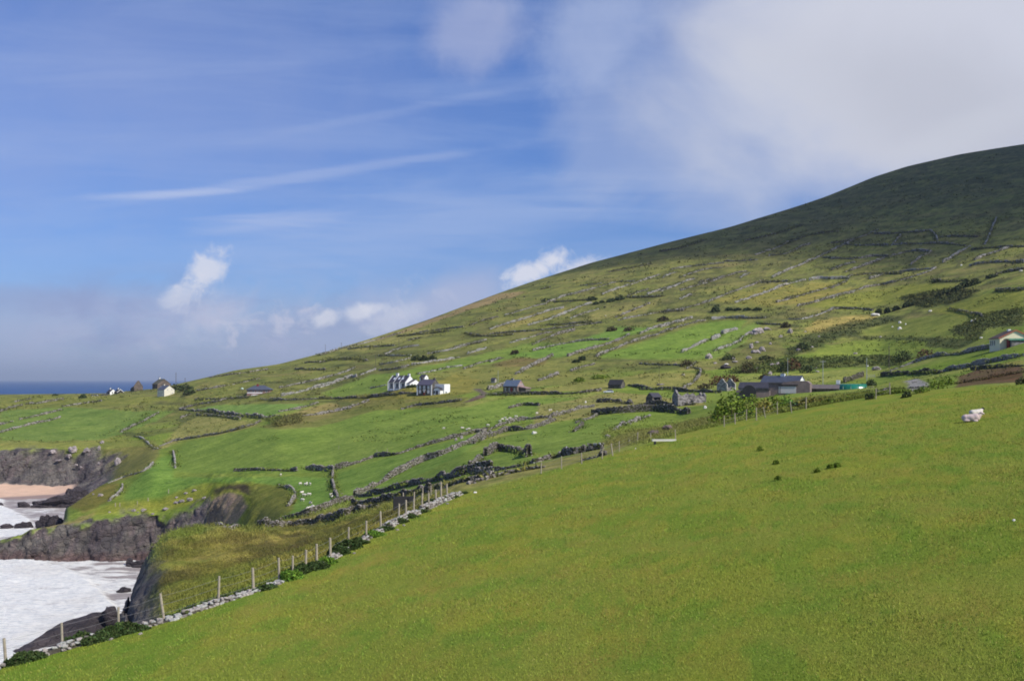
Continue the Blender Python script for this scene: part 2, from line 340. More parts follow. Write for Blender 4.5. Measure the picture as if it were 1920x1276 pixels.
# cliffs are pushed and split into buttresses
wr = blur(ROCK, 2, 1)*(KG > 3.05)
sc = np.where(KG < 6.5, 0.5, 1.0)
disp = (2.2*fbm(XG/11, ZG/16, 4, 71)+1.1*np.abs(fbm((XG+ZG*0.4)/4.5, ZG/9, 4, 72))+0.5*fbm(XG/1.6, ZG/1.3, 3, 73))
crack = sm(0.88, 0.98, 1-np.abs(fbm((XG+0.45*ZG)/5, (ZG-.2*XG)/14, 4, 74)))*(.4+.6*sm(-.1,.3,fbm(XG/12, ZG/12, 2, 78)))
led = fbm((ZG-0.25*XG)/1.5+0.3*n3, XG/30, 3, 75)
YD = YG + wr*sc*(disp*1.3+1.3*crack+0.9*led+1.2*fbm((XG+.5*ZG)/5, (ZG-.6*XG)/7, 4, 79))
ZD = ZG + wr*sc*(0.7*fbm(XG/3.2, YG/3.2, 4, 76)+0.7*fbm(XG/1.4, YG/1.4, 3, 77))*(ZG > -61.5)
vid = np.arange(NR*NC).reshape(NR, NC)
quads = np.stack([vid[:-1, :-1], vid[:-1, 1:], vid[1:, 1:], vid[1:, :-1]], -1)
kq = KG[:-1, :-1]; rq = ROCK[:-1, :-1]; bq = BEACH[:-1, :-1]
VV = np.stack([XG, YD, ZD], -1).reshape(-1, 3); CC = COLG.reshape(-1, 3); RR = ROCK.ravel()
m_field = kq < 2; m_beach = (bq > 0.5) & ~m_field; m_cliff = (rq > 0.5) & ~m_field & ~m_beach
m_hill = ~(m_field | m_beach | m_cliff)
def sub(mask):
    q = quads[mask]; u, inv = np.unique(q, return_inverse=True)
    return VV[u], inv.reshape(q.shape), CC[u], RR[u], (KG.ravel()[u])

# ------------------------------------------------------------------ materials
def newmat(name):
    m = bpy.data.materials.new(name); m.use_nodes = True; nt = m.node_tree
    return m, nt, nt.nodes['Principled BSDF']
def nd(nt, t, **kw):
    n = nt.nodes.new(t)
    for k, v in kw.items():
        if k.startswith('_'): setattr(n, k[1:], v)
        else: n.inputs[k.replace('__', ' ')].default_value = v
    return n
def mix(nt, a, b, f, typ='MIX'):
    n = nt.nodes.new('ShaderNodeMix'); n.data_type = 'RGBA'; n.blend_type = typ
    for sck, v in ((n.inputs[0], f), (n.inputs[6], a), (n.inputs[7], b)):
        if hasattr(v, 'is_linked') or isinstance(v, bpy.types.NodeSocket): nt.links.new(v, sck)
        elif isinstance(v, (tuple, list)): sck.default_value = (*v[:3], 1)
        else: sck.default_value = v
    return n.outputs[2]
def mth(nt, op, a, b=None, c=None, clamp=False):
    n = nt.nodes.new('ShaderNodeMath'); n.operation = op; n.use_clamp = clamp
    for i, v in enumerate((a, b, c)):
        if v is None: continue
        if isinstance(v, bpy.types.NodeSocket): nt.links.new(v, n.inputs[i])
        else: n.inputs[i].default_value = v
    return n.outputs[0]
def noise(nt, vec, scale, detail=5, rough_=0.55, dist=0.0):
    n = nt.nodes.new('ShaderNodeTexNoise'); n.inputs['Scale'].default_value = scale
    n.inputs['Detail'].default_value = detail; n.inputs['Roughness'].default_value = rough_; n.inputs['Distortion'].default_value = dist
    if vec is not None: nt.links.new(vec, n.inputs['Vector'])
    return n.outputs['Fac']
def mapr(nt, v, a, b, c=0.0, d=1.0):
    n = nt.nodes.new('ShaderNodeMapRange'); nt.links.new(v, n.inputs[0])
    for i, x in enumerate((a, b, c, d)): n.inputs[i+1].default_value = x
    return n.outputs[0]
def vscale(nt, vec, s, rot=(0, 0, 0)):
    n = nt.nodes.new('ShaderNodeMapping'); n.inputs['Scale'].default_value = s; n.inputs['Rotation'].default_value = rot
    nt.links.new(vec, n.inputs['Vector']); return n.outputs[0]
def position(nt): return nt.nodes.new('ShaderNodeNewGeometry').outputs['Position']
def bump(nt, h_, strength, dist, bs):
    b = nt.nodes.new('ShaderNodeBump'); b.inputs['Strength'].default_value = strength; b.inputs['Distance'].default_value = dist
    nt.links.new(h_, b.inputs['Height']); nt.links.new(b.outputs[0], bs.inputs['Normal'])
def attr(nt, name, out='Color'):
    a = nt.nodes.new('ShaderNodeAttribute'); a.attribute_name = name; return a.outputs[out]

def land_mat(name, near):
    m, nt, bs = newmat(name); p = position(nt); col = attr(nt, 'Col')
    if near:
        ps = vscale(nt, p, (1, 0.55, 1), (0, 0, R(8)))
        a = noise(nt, ps, 0.16, 6, 0.6, 0.4); b = noise(nt, ps, 1.1, 6, 0.65, 0.3); c = noise(nt, p, 9, 6, 0.75); d = noise(nt, p, 34, 4, 0.7)
        col = mix(nt, col, (0.75, 1.0, 0.72), mapr(nt, b, 0.48, 0.66, 0, .45), 'MULTIPLY')
        col = mix(nt, col, (1.22, 1.08, 1.25), mapr(nt, a, 0.45, 0.7), 'MULTIPLY')
        col = mix(nt, (0.62, 0.72, 0.6), (1.36, 1.3, 1.3), mapr(nt, c, 0.28, 0.72), 'MIX') if False else mix(nt, col, mix(nt, (0.84, 0.88, 0.82), (1.18, 1.13, 1.15), mapr(nt, c, 0.3, 0.7)), 1.0, 'MULTIPLY')
        col = mix(nt, col, mix(nt, (0.84, 0.86, 0.82), (1.16, 1.14, 1.15), mapr(nt, d, 0.3, 0.7)), 1.0, 'MULTIPLY')
        hgt_ = mth(nt, 'ADD', mth(nt, 'MULTIPLY', c, 0.7), d); bump(nt, hgt_, 0.7, 0.12, bs)
    else:
        a = noise(nt, vscale(nt, p, (1, 1, 1.3)), 0.045, 9, 0.72, 0.4); b = noise(nt, vscale(nt, p, (1, 1, 1.5)), 0.22, 8, 0.78, .3); c = noise(nt, vscale(nt, p, (1, 1, 2.5)), 0.8, 6, 0.75)
        sp = noise(nt, p, 0.22, 8, 0.72, 0.5)
        col = mix(nt, col, mix(nt, (0.74, 0.79, 0.74), (1.28, 1.18, 1.22), mapr(nt, a, 0.36, 0.64)), 1.0, 'MULTIPLY')
        col = mix(nt, col, mix(nt, (0.70, 0.77, 0.68), (1.32, 1.22, 1.32), mapr(nt, b, 0.35, 0.65)), 1.0, 'MULTIPLY')
        col = mix(nt, col, mix(nt, (0.66, 0.73, 0.62), (1.36, 1.28, 1.36), mapr(nt, c, 0.35, 0.65)), 1.0, 'MULTIPLY')
        col = mix(nt, col, (0.035, 0.05, 0.018), mapr(nt, sp, 0.58, 0.68, 0, 0.55))
        bump(nt, mth(nt, 'ADD', b, mth(nt, 'MULTIPLY', c, 0.5)), 0.6, 0.9, bs)
    nt.links.new(col, bs.inputs['Base Color']); bs.inputs['Roughness'].default_value = 0.95; bs.inputs['Specular IOR Level'].default_value = 0.08
    return m
def rock_mat(name, tint=(1, 1, 1), attrcol=True, base=(0.11, 0.1, 0.105), s=1.0):
    m, nt, bs = newmat(name); p = position(nt)
    col = attr(nt, 'Col') if attrcol else None
    if col is None:
        n_ = nt.nodes.new('ShaderNodeRGB'); n_.outputs[0].default_value = (*base, 1); col = n_.outputs[0]
    st = vscale(nt, p, (0.35*s, 0.35*s, 1.3*s), (0, R(14), 0))
    a = noise(nt, p, 0.12*s, 6, 0.65); b = noise(nt, st, 1.0, 8, 0.72, 0.6); c = noise(nt, p, 2.6*s, 6, 0.75)
    v = nt.nodes.new('ShaderNodeTexVoronoi'); v.feature = 'DISTANCE_TO_EDGE'; v.inputs['Scale'].default_value = 0.32*s
    nz = nt.nodes.new('ShaderNodeTexNoise'); nz.inputs['Scale'].default_value = 0.5*s; nz.inputs['Detail'].default_value = 5; nt.links.new(p, nz.inputs['Vector'])
    ad = nt.nodes.new('ShaderNodeVectorMath'); ad.operation = 'MULTIPLY_ADD'; ad.inputs[1].default_value = (2.5/s,)*3
    nt.links.new(nz.outputs['Color'], ad.inputs[0]); nt.links.new(vscale(nt, p, (1, 1, 1.5), (0, R(12), 0)), ad.inputs[2]); nt.links.new(ad.outputs[0], v.inputs['Vector'])
    col = mix(nt, col, mix(nt, (0.72, 0.7, 0.72), (1.3, 1.24, 1.22), mapr(nt, a, 0.35, 0.65)), 1.0, 'MULTIPLY')
    col = mix(nt, col, mix(nt, (0.6, 0.6, 0.62), (1.42, 1.38, 1.34), mapr(nt, b, 0.3, 0.7)), 1.0, 'MULTIPLY')
    col = mix(nt, col, mix(nt, (0.78, 0.78, 0.8), (1.22, 1.2, 1.2), mapr(nt, c, 0.3, 0.7)), 1.0, 'MULTIPLY')
    hh = mth(nt, 'ADD', mth(nt, 'MULTIPLY', mapr(nt, v.outputs['Distance'], 0.0, 0.10), 0.4), mth(nt, 'ADD', b, mth(nt, 'MULTIPLY', c, 0.4)))
    bump(nt, hh, 1.0, 1.2/s, bs)
    nt.links.new(col, bs.inputs['Base Color']); bs.inputs['Roughness'].default_value = 0.85; bs.inputs['Specular IOR Level'].default_value = 0.25
    return m
def sand_mat():
    m, nt, bs = newmat('sand'); p = position(nt); col = attr(nt, 'Col')
    a = noise(nt, p, 0.2, 6, 0.6); col = mix(nt, col, mix(nt, (0.9, 0.9, 0.9), (1.1, 1.1, 1.1), mapr(nt, a, 0.3, 0.7)), 1.0, 'MULTIPLY')
    nt.links.new(col, bs.inputs['Base Color']); bs.inputs['Roughness'].default_value = 0.8; bump(nt, a, 0.3, 0.3, bs); return m
def plain(name, c, rough_=0.8, var=0.18, sc_=1.5, spec=0.3, bstr=0.0, bump_d=0.02):
    m, nt, bs = newmat(name); tc = nt.nodes.new('ShaderNodeTexCoord').outputs['Object']
    a = noise(nt, tc, sc_, 6, 0.65)
    col = mix(nt, tuple(x*(1-var) for x in c), tuple(min(1, x*(1+var)) for x in c), mapr(nt, a, 0.3, 0.7))
    nt.links.new(col, bs.inputs['Base Color']); bs.inputs['Roughness'].default_value = rough_; bs.inputs['Specular IOR Level'].default_value = spec
    if bstr: bump(nt, a, bstr, bump_d, bs)
    return m
def colmat(name, rough_=0.9, sc_=6, lo=0.7, hi=1.3, transl=0.0, bd=0.05):
    """colour from the mesh, broken up by noise"""
    m, nt, bs = newmat(name); p = position(nt); a = noise(nt, p, sc_, 5, 0.7)
    col = mix(nt, attr(nt, 'Col'), mix(nt, (lo, lo, lo), (hi, hi, hi), mapr(nt, a, 0.3, 0.7)), 1.0, 'MULTIPLY')
    nt.links.new(col, bs.inputs['Base Color']); bs.inputs['Roughness'].default_value = rough_; bs.inputs['Specular IOR Level'].default_value = 0.15
    if bd: bump(nt, a, 0.6, bd, bs)
    return m
M_field = land_mat('pasture_grass', True); M_hill = land_mat('hill_grass', False); M_cliff = rock_mat('cliff_rock'); M_sand = sand_mat()
for nm, mk, mt, lab, cat in (('foreground_field', m_field, M_field, 'smooth green pasture sloping up to the right in the foreground', 'field'),
                    ('beach', m_beach, M_sand, 'small sandy beach at the foot of the dark cliff', 'beach'),
                    ('sea_cliff', m_cliff, M_cliff, 'dark grey rocky sea cliffs round the two coves', 'cliff'),
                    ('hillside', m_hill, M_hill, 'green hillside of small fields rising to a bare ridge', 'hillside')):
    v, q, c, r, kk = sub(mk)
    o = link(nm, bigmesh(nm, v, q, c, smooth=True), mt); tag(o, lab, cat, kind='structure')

# ------------------------------------------------------------------ sea
SZ = -60.0
sp = np.concatenate([-900-np.geomspace(4, 3500, 24)[::-1], np.arange(-900, 521, 4.0), 520+np.geomspace(4, 5500, 24)])
sY = np.concatenate([np.linspace(60, 200, 10)[:-1], 1/np.linspace(1/200, 1/530, 230), np.geomspace(540, 120000, 60)])
SY, SP = np.meshgrid(sY, sp, indexing='ij'); SX = (SP-CX)/F*SY
SPY = HY - F*SZ/SY
cove = 1-sm(700, 1500, SY)
nz1 = fbm(SX/18, SY/18, 4, 81); nz2 = fbm(SX/5, SY/9, 4, 82)
front = np.interp(SPY, [1050, 1062, 1085, 1110, 1135, 1150, 1200], [60, 120, 165, 195, 215, 232, 240])   # shoreward edge of the breaker
wv = sm(6, -14, SP-front)*(SY < 330)
SZZ = SZ + cove*(0.35*nz1+0.25*nz2)*(SY < 620) + 0.9*wv*np.exp(-np.clip(front-SP, 0, 999)/90)
front2 = np.interp(SPY, [950, 962, 975, 990], [10, 40, 58, 64]); wv2 = sm(4, -10, SP-front2)*(SY > 380)*(SY < 500); SZZ += 0.7*wv2*np.exp(-np.clip(front2-SP, 0, 999)/40)
foam = cove*0.86
brown = (1-wv)*(SY < 329)*sm(60, 120, SP)
wetb = (1-wv2)*(SY > 345)*(SY < 520)
streak = fbm(SX/14+SY/50, SY/3.5, 4, 83)
foam = foam - brown*(0.20+0.55*sm(0.05, 0.35, streak)) - wetb*(0.45+0.4*sm(-0.1, 0.3, streak)) - 0.10*sm(0.1, 0.5, fbm(SX/9, SY/5, 4, 84))
foam = np.where(SY > 560, 0, np.clip(foam, 0, 1))
sid = np.arange(SY.size).reshape(SY.shape)
sq = np.stack([sid[:-1, :-1], sid[:-1, 1:], sid[1:, 1:], sid[1:, :-1]], -1).reshape(-1, 4)
me = bigmesh('sea', np.stack([SX, SY, SZZ], -1).reshape(-1, 3), sq, None, True, {'foam': foam, 'cove': cove})
m, nt, bs = newmat('sea_water'); p = position(nt); fo = attr(nt, 'foam', 'Fac'); cvv = attr(nt, 'cove', 'Fac')
fn = noise(nt, vscale(nt, p, (0.5, 1.2, 1), (0, 0, R(-12))), 0.35, 9, 0.72, 0.8); fn2 = noise(nt, vscale(nt, p, (0.5, 1.2, 1), (0, 0, R(-12))), 0.9, 7, 0.75, 0.8)
fm = mth(nt, 'ADD', fo, mth(nt, 'MULTIPLY', mth(nt, 'SUBTRACT', fn, 0.5), 2.6)); fm = mapr(nt, fm, 0.2, 0.72)
deep = mix(nt, (0.022, 0.075, 0.20), (0.36, 0.31, 0.29), cvv)
fc = mix(nt, (0.62, 0.63, 0.62), (1.0, 0.97, 0.89), mapr(nt, fn2, 0.36, 0.58)); fc = mix(nt, fc, (0.78, 0.72, 0.62), mapr(nt, noise(nt, p, 0.05, 4), 0.5, 0.75, 0, 0.5))
nt.links.new(mix(nt, deep, fc, mth(nt, 'MULTIPLY', fm, mapr(nt, fo, 0, 0.12))), bs.inputs['Base Color'])
bs.inputs['Roughness'].default_value = 0.55; bs.inputs['Specular IOR Level'].default_value = 0.12
wn = noise(nt, vscale(nt, p, (0.35, 1, 1)), 0.5, 8, 0.7); bump(nt, mth(nt, 'ADD', wn, fn2), 0.8, 0.8, bs)
tag(link('sea', me, m), 'blue sea to the horizon, white surf in the coves', 'sea', kind='structure')
# ------------------------------------------------------------------ stone walls
M_stone = colmat('dry_stone', 0.92, 3.0, 0.65, 1.35, bd=0.15)
BOXV = np.array([(-1,-1,-1),(1,-1,-1),(1,1,-1),(-1,1,-1),(-1,-1,1),(1,-1,1),(1,1,1),(-1,1,1)], float)
BOXF = np.array([(0,3,2,1),(4,5,6,7),(0,1,5,4),(1,2,6,5),(2,3,7,6),(3,0,4,7)])
# a stone with bevelled look: subdivided cube pushed towards a sphere
def _stone():
    import bmesh
    bm = bmesh.new(); bmesh.ops.create_cube(bm, size=2); bmesh.ops.subdivide_edges(bm, edges=bm.edges[:], cuts=1, use_grid_fill=True)
    v = np.array([x.co[:] for x in bm.verts]); f = np.array([[q.index for q in p.verts] for p in bm.faces]); bm.free()
    l = np.linalg.norm(v, axis=1)[:, None]; return v/(l**0.62), f
STV, STF = _stone()
def stones(P, size, yaw, cols, fine):
    """P (n,3) centres, size (n,3) half sizes, yaw (n,)"""
    T, TF = (STV, STF) if fine else (BOXV, BOXF)
    n = len(P); k = len(T)
    V = T[None]*size[:, None, :]*(1+rng.uniform(-.22, .22, (n, k, 3)))
    tl = rng.uniform(-.25, .25, n)[:, None]
    V[..., 2] += V[..., 0]*tl
    c, s_ = np.cos(yaw)[:, None], np.sin(yaw)[:, None]
    W = np.stack([V[..., 0]*c-V[..., 1]*s_, V[..., 0]*s_+V[..., 1]*c, V[..., 2]], -1)+P[:, None, :]
    Fc = TF[None]+(np.arange(n)*k)[:, None, None]
    return W.reshape(-1, 3), Fc.reshape(-1, 4), np.repeat(cols, k, 0)
def world_path(pts, step, ymin=0.0, ext=0):
    Q = []
    for (a, b), (c, d) in zip(pts[:-1], pts[1:]):
        n = max(2, int(math.hypot(c-a, d-b)/6))
        for i in range(n): Q.append(hit(a+(c-a)*i/n, b+(d-b)*i/n, ymin))
    Q.append(hit(*pts[-1], ymin))
    # drop wild jumps in depth, then smooth
    G = [Q[0]]
    for q in Q[1:]:
        if abs(q.y-G[-1].y) < 0.12*G[-1].y+6: G.append(q)
    A = np.array([(g.x, g.y) for g in G])
    for _ in range(2):
        if len(A) > 4: A[1:-1] = (A[:-2]+2*A[1:-1]+A[2:])/4
    d = np.r_[0, np.cumsum(np.hypot(*np.diff(A, axis=0).T))]
    n = max(2, int(d[-1]/step)+1); t = np.linspace(0, d[-1], n)
    return np.stack([np.interp(t, d, A[:, 0]), np.interp(t, d, A[:, 1])], 1)
VEG = []      # spots along walls where rank grass and bramble grow
WALLN = [0]
def make_wall(path, hgt_, wid, tone, label, group=None, ruin=0.25, s=None, fine=False, name='stone_wall', veg=1.0, cat='stone wall'):
    """dry stone wall: rubble heart with every face and the top laid in separate stones"""
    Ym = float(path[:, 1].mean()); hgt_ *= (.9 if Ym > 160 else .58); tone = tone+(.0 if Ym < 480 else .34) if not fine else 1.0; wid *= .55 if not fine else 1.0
    if s is None: s = min(max(0.24, Ym*0.0011), 0.9)
    n = len(path); dv = np.gradient(path, axis=0); yaw = np.arctan2(dv[:, 1], dv[:, 0])
    nx, ny = -np.sin(yaw), np.cos(yaw)
    gz = np.array([ground(x, y) for x, y in path])
    WALLN[0] += 1; sd = WALLN[0]*7
    ar = np.arange(n)*1.0
    hh = hgt_*np.clip(0.9+0.75*fbm(ar*0.11*max(.5, s), ar*0+sd, 4, sd, .65)*1.3-ruin*sm(0.1, 0.5, fbm(ar*0.02+5, ar*0+sd, 2, sd+3))*1.3, 0.3, 1.3)
    # heart
    V = []; 
    for i in range(n):
        w2 = wid/2
        for (a, b) in ((-w2*1.1, -0.5), (-w2*0.75, hh[i]*0.8), (w2*0.75, hh[i]*0.8), (w2*1.1, -0.5)):
            V.append((path[i, 0]+nx[i]*a, path[i, 1]+ny[i]*a, gz[i]+b))
    V = np.array(V); V += rng.uniform(-.05, .05, V.shape)*s*2
    Fq = []
    for i in range(n-1):
        b = i*4
        for j in range(3): Fq.append((b+j, b+4+j, b+5+j, b+1+j))
    Fq += [(0, 1, 2, 3), ((n-1)*4+3, (n-1)*4+2, (n-1)*4+1, (n-1)*4)]
    light = np.array(lin((200,190,182))); dark = np.array(lin((104,98,86))); moss = np.array(lin((92,100,56)))
    hc = dark*(0.5+0.4*tone)
    cs = [np.tile(hc, (len(V), 1))]; vs = [V]; fs = [np.array(Fq)]
    seglen = float(np.mean(np.hypot(*np.diff(path, axis=0).T)))
    P = []; SZ_ = []; YW = []; CL = []
    for i in range(n):
        rows_ = max(1, int(hh[i]/(s*0.72)))
        for r in range(rows_+1):
            for side in (-1, 1):
                if r == rows_ and side == 1 and rng.random() < 0.4: continue
                k = max(1, int(round(seglen/s)))
                for q in range(k):
                    if rng.random() < 0.10: continue
                    al = (q+rng.uniform(.2, .8))/k-0.5; off = side*(wid/2*(1-0.25*r/(rows_+1)))*(0.55 if r == rows_ else 1)*rng.uniform(.75, 1.12)
                    z = gz[i]+min((r+0.5)*s*0.72, hh[i])+rng.uniform(-.1, .1)*s
                    P.append((path[i, 0]+dv[i, 0]*al+nx[i]*off, path[i, 1]+dv[i, 1]*al+ny[i]*off, z))
                    SZ_.append((s*rng.uniform(.38, .78), s*rng.uniform(.3, .5), s*rng.uniform(.2, .42))); YW.append(yaw[i]+rng.uniform(-.3, .3))
                    t = np.clip(tone+rng.normal(0, .38)+(0.12 if r == rows_ else -.08), 0, 1.25)
                    c = dark*(1-t)+light*t
                    if rng.random() < 0.28*(1-tone)+.05: c = moss*rng.uniform(.6, 1.1)
                    CL.append(c)
        if veg > 0 and rng.random() < min(1, seglen*0.5)*veg*(.6 if Ym > 480 else .7):
            for o2 in (-1, 1):
                o3 = o2*wid*rng.uniform(.5, 1.1)+nx[i]*0; VEG.append((path[i, 0]+nx[i]*o3, path[i, 1]+ny[i]*o3, gz[i], Ym))
    # tumbled stones beside it
    for i in range(0, n, 3):
        if rng.random() < 0.5*ruin+.1:
            off = rng.choice([-1, 1])*(wid*0.7+rng.uniform(0, 1.2)); x, y = path[i, 0]+nx[i]*off, path[i, 1]+ny[i]*off
            P.append((x, y, ground(x, y)+s*.1)); SZ_.append((s*.5, s*.4, s*.28)); YW.append(rng.uniform(0, 3)); CL.append(dark*.4+light*.6)
    w_, f_, c_ = stones(np.array(P), np.array(SZ_), np.array(YW), np.array(CL), fine)
    if fine:
        fs0 = fs[0]; 
    vs.append(w_); fs.append(f_+len(V)); cs.append(c_)
    o = link(name, bigmesh(name, np.concatenate(vs), np.concatenate(fs), np.clip(np.concatenate(cs), 0.01, .62)*0.62), M_stone)
    ctr = o.data
    return tag(o, label, cat, group, 'thing')
def wall(r, pts, tone, label, group=None, h=1.35, w=0.75, ruin=0.25, ymin=0.0, veg=1.0, s=None):
    p = [cv(r, x, y) for x, y in pts]
    q = hit(*p[len(p)//2], ymin); s_ = s or min(max(0.24, q.y*0.0011), 0.9)
    path = world_path(p, max(0.5, s_*1.6), ymin)
    return make_wall(path, h, w, tone, label, group, ruin, s_, veg=veg)
GA = 'walls of the small fields on the shaded upper hillside'; LA = 'rough grey field wall crossing the dark shaded upper slope'
for pts, t in (([(0,370),(150,290),(340,215),(460,165)],.6),([(140,310),(260,325),(420,318),(560,322),(700,305),(860,305),(1060,298),(1200,310),(1330,325)],.4),
    ([(430,205),(600,205),(740,190),(880,190),(980,170)],.3),([(610,300),(650,260),(690,215)],.6),([(985,180),(1030,200),(1050,265)],.8),
    ([(1080,235),(1250,230),(1450,235)],.2),([(1640,55),(1600,130),(1560,240),(1525,310)],.8),([(0,455),(160,450),(260,455),(400,430),(560,430)],.4),
    ([(580,435),(700,395),(800,375),(930,375),(990,385)],.5),([(990,385),(900,430),(820,480),(790,510)],.6),([(0,560),(150,505),(220,490)],.5),
    ([(140,585),(300,530),(400,495),(520,450)],.5),([(1380,325),(1280,385),(1180,455),(1110,490)],.85),([(1760,345),(1640,385),(1520,420),(1430,465)],.7),
    ([(1380,525),(1550,490),(1750,485),(1914,490)],.6)):
    wall('A', pts, t, LA, GA, h=1.7, w=1.1, veg=1.0)
for pts, t in (([(940,415),(1080,370),(1200,325),(1320,265)],.5),([(1080,425),(1250,405),(1330,380),(1350,345),(1480,310)],.4),
    ([(1110,640),(1240,575),(1380,520),(1530,455),(1650,395),(1780,335),(1914,260)],.7),([(1620,445),(1780,450),(1914,460)],.3),([(1710,555),(1800,520),(1914,490)],.5),([(640,480),(800,475),(950,465)],.3)):
    wall('B', pts, t, LA, GA, h=1.7, w=1.1, veg=1.0)
GB = 'walls of the long fields on the sunlit middle hillside'; LB = 'grey dry stone field wall on the sunlit middle hillside'
for pts, t, hh in (([(0,655),(160,650)],1,2.2),([(0,745),(120,685),(150,670)],.5,1.3),([(380,655),(440,630),(500,610)],.8,2.4),([(500,710),(640,680),(800,635),(960,585),(1030,550)],.6,1.4),
    ([(0,845),(150,795),(330,740),(470,715)],.5,1.3),([(0,955),(200,945),(400,970)],.2,1.4),([(680,580),(800,570),(1030,545)],.8,1.5)):
    wall('A', pts, t, LB, GB, h=hh, w=1.1)
for pts, t, hh in (([(470,880),(600,825),(750,770),(900,720),(1020,665)],.5,1.3),([(740,890),(900,840),(1050,790),(1180,735),(1300,695),(1430,665)],.9,1.7),([(1480,670),(1560,650),(1860,655)],1,1.9),
    ([(1150,890),(1300,850),(1420,810),(1600,765),(1730,720),(1840,680)],.5,1.3),([(1360,925),(1500,895),(1650,850),(1800,810),(1914,790)],.5,1.3),([(1280,1055),(1400,1060),(1540,1020),(1720,955)],.9,1.3),
    ([(1720,950),(1914,955)],.2,1.3),([(510,1060),(600,1045),(820,1045)],.9,1.6),([(820,1050),(1030,1045)],.5,1.3),([(0,1135),(150,1085),(240,1055),(300,1045)],.8,1.5),
    ([(0,1195),(120,1150),(270,1105),(430,1070)],.3,1.6),([(620,1200),(680,1175),(750,1160)],.9,2.2),([(500,1265),(580,1230)],.9,1.8),([(0,775),(130,730),(230,680),(330,655)],.9,1.3),
    ([(200,770),(350,720),(500,680),(650,630),(720,600),(850,580)],.3,1.4),([(790,640),(880,595)],.9,2.2),([(100,560),(200,540),(380,520),(620,495)],.5,1.1),
    ([(190,640),(320,590),(450,555),(600,540)],.6,1.2),([(20,640),(90,600),(150,590)],1,1.2),([(0,985),(130,970),(300,930),(460,885)],.5,1.6),([(190,855),(300,810)],.9,1.2)):
    wall('B', pts, t, LB, GB, h=hh, w=1.0)
for pts, t, hh in (([(550,475),(700,410),(850,375),(1000,335),(1120,295),(1250,260),(1420,255)],.6,1.7),([(150,590),(300,545),(440,500),(540,480)],.6,1.3),([(1120,380),(1270,325),(1400,285),(1500,250),(1680,190)],.8,1.5),
    ([(0,730),(150,680),(300,640),(450,590),(570,550),(720,520)],.95,1.3),([(380,690),(560,640),(700,590),(800,545),(860,515),(960,485),(1000,470)],1,1.4),([(800,620),(930,575),(1070,530)],.7,1.2),
    ([(1370,395),(1570,335)],.3,1.2),([(1570,380),(1700,335),(1820,300),(1914,270)],.8,1.2),([(1250,610),(1400,550),(1580,475)],.4,1.2),([(1280,640),(1450,605),(1600,575),(1750,550),(1914,540)],.6,1.4),
    ([(200,865),(370,820)],1,1.2),([(380,815),(480,785),(600,760)],.2,1.3),([(420,885),(540,830),(680,780),(830,745)],.25,1.8),([(430,945),(560,910),(700,880),(850,855),(1000,840),(1170,835)],.5,1.5),
    ([(770,1000),(900,960),(1050,910),(1170,880),(1300,830),(1380,785)],.4,2.2),([(1060,1000),(1200,940),(1350,880),(1500,825),(1650,790),(1760,740),(1914,700)],.5,1.4),([(1490,775),(1650,710),(1780,680),(1914,650)],.7,1.6),
    ([(0,1055),(120,1020)],.4,1.3),([(0,780),(200,760),(430,745),(700,715),(1100,665)],.4,1.2),([(900,295),(1100,275)],.7,1.0)):
    wall('C', pts, t, LB, GB, h=hh, w=1.0)
GC = 'walls of the fields under the ridge above the white houses'; LC = 'stone field wall on the slope above the white houses'
for pts, t, hh in (([(590,820),(720,815),(880,785)],.3,1.5),([(920,770),(1070,740),(1230,720),(1380,695)],.9,1.4),([(0,910),(150,870),(280,830),(350,790)],.6,1.2),
    ([(600,765),(780,735),(900,700)],.8,1.2),([(590,675),(900,675)],1,1.0),([(650,660),(750,615),(860,590),(980,575)],.8,1.1),([(1080,655),(1250,630),(1400,590),(1520,560),(1650,520)],.8,1.3),
    ([(1480,655),(1560,630),(1650,605)],1,1.8),([(280,610),(450,590),(740,575)],.7,1.0),([(0,670),(150,620),(350,575),(550,520),(800,450)],.6,1.2),([(1000,440),(1200,415),(1420,390)],.5,1.2),
    ([(1440,805),(1600,745),(1800,705)],.4,1.3)):
    wall('D', pts, t, LC, GC, h=hh, w=1.0)
GD = 'walls of the far coastal fields'; LD = 'low dark wall between the far coastal fields on the left'
for pts, t, hh in (([(0,645),(120,610),(240,580),(400,540),(520,520),(650,480)],.4,1.4),([(0,560),(130,525)],.3,1.2),([(220,500),(400,465),(560,425),(660,400)],.3,1.2),([(0,420),(100,385),(240,350)],.1,2.2),
    ([(170,310),(330,280)],.2,1.3),([(290,335),(430,325),(600,295),(680,285)],.3,1.3),([(690,360),(860,335),(1100,300)],.3,1.2),([(1320,640),(1400,600),(1560,520),(1720,430)],.3,1.3)):
    wall('G', pts, t, LD, GD, h=hh, w=1.0)
for pts, t, hh in (([(240,530),(380,490),(600,455),(800,415),(990,370)],.3,1.3),([(500,360),(800,320),(1070,280)],.3,1.4),([(1450,215),(1600,205),(1750,180),(1914,180)],.2,1.6),([(1350,280),(1640,285)],.1,1.5)):
    wall('E', pts, t, 'dark overgrown field wall just below the left part of the ridge', 'overgrown walls below the left part of the ridge', h=hh, w=1.0)
U = wall
GE = 'overgrown hedge banks between the hillside fields'; LE = 'dark overgrown bank crossing the hillside like a hedge line'
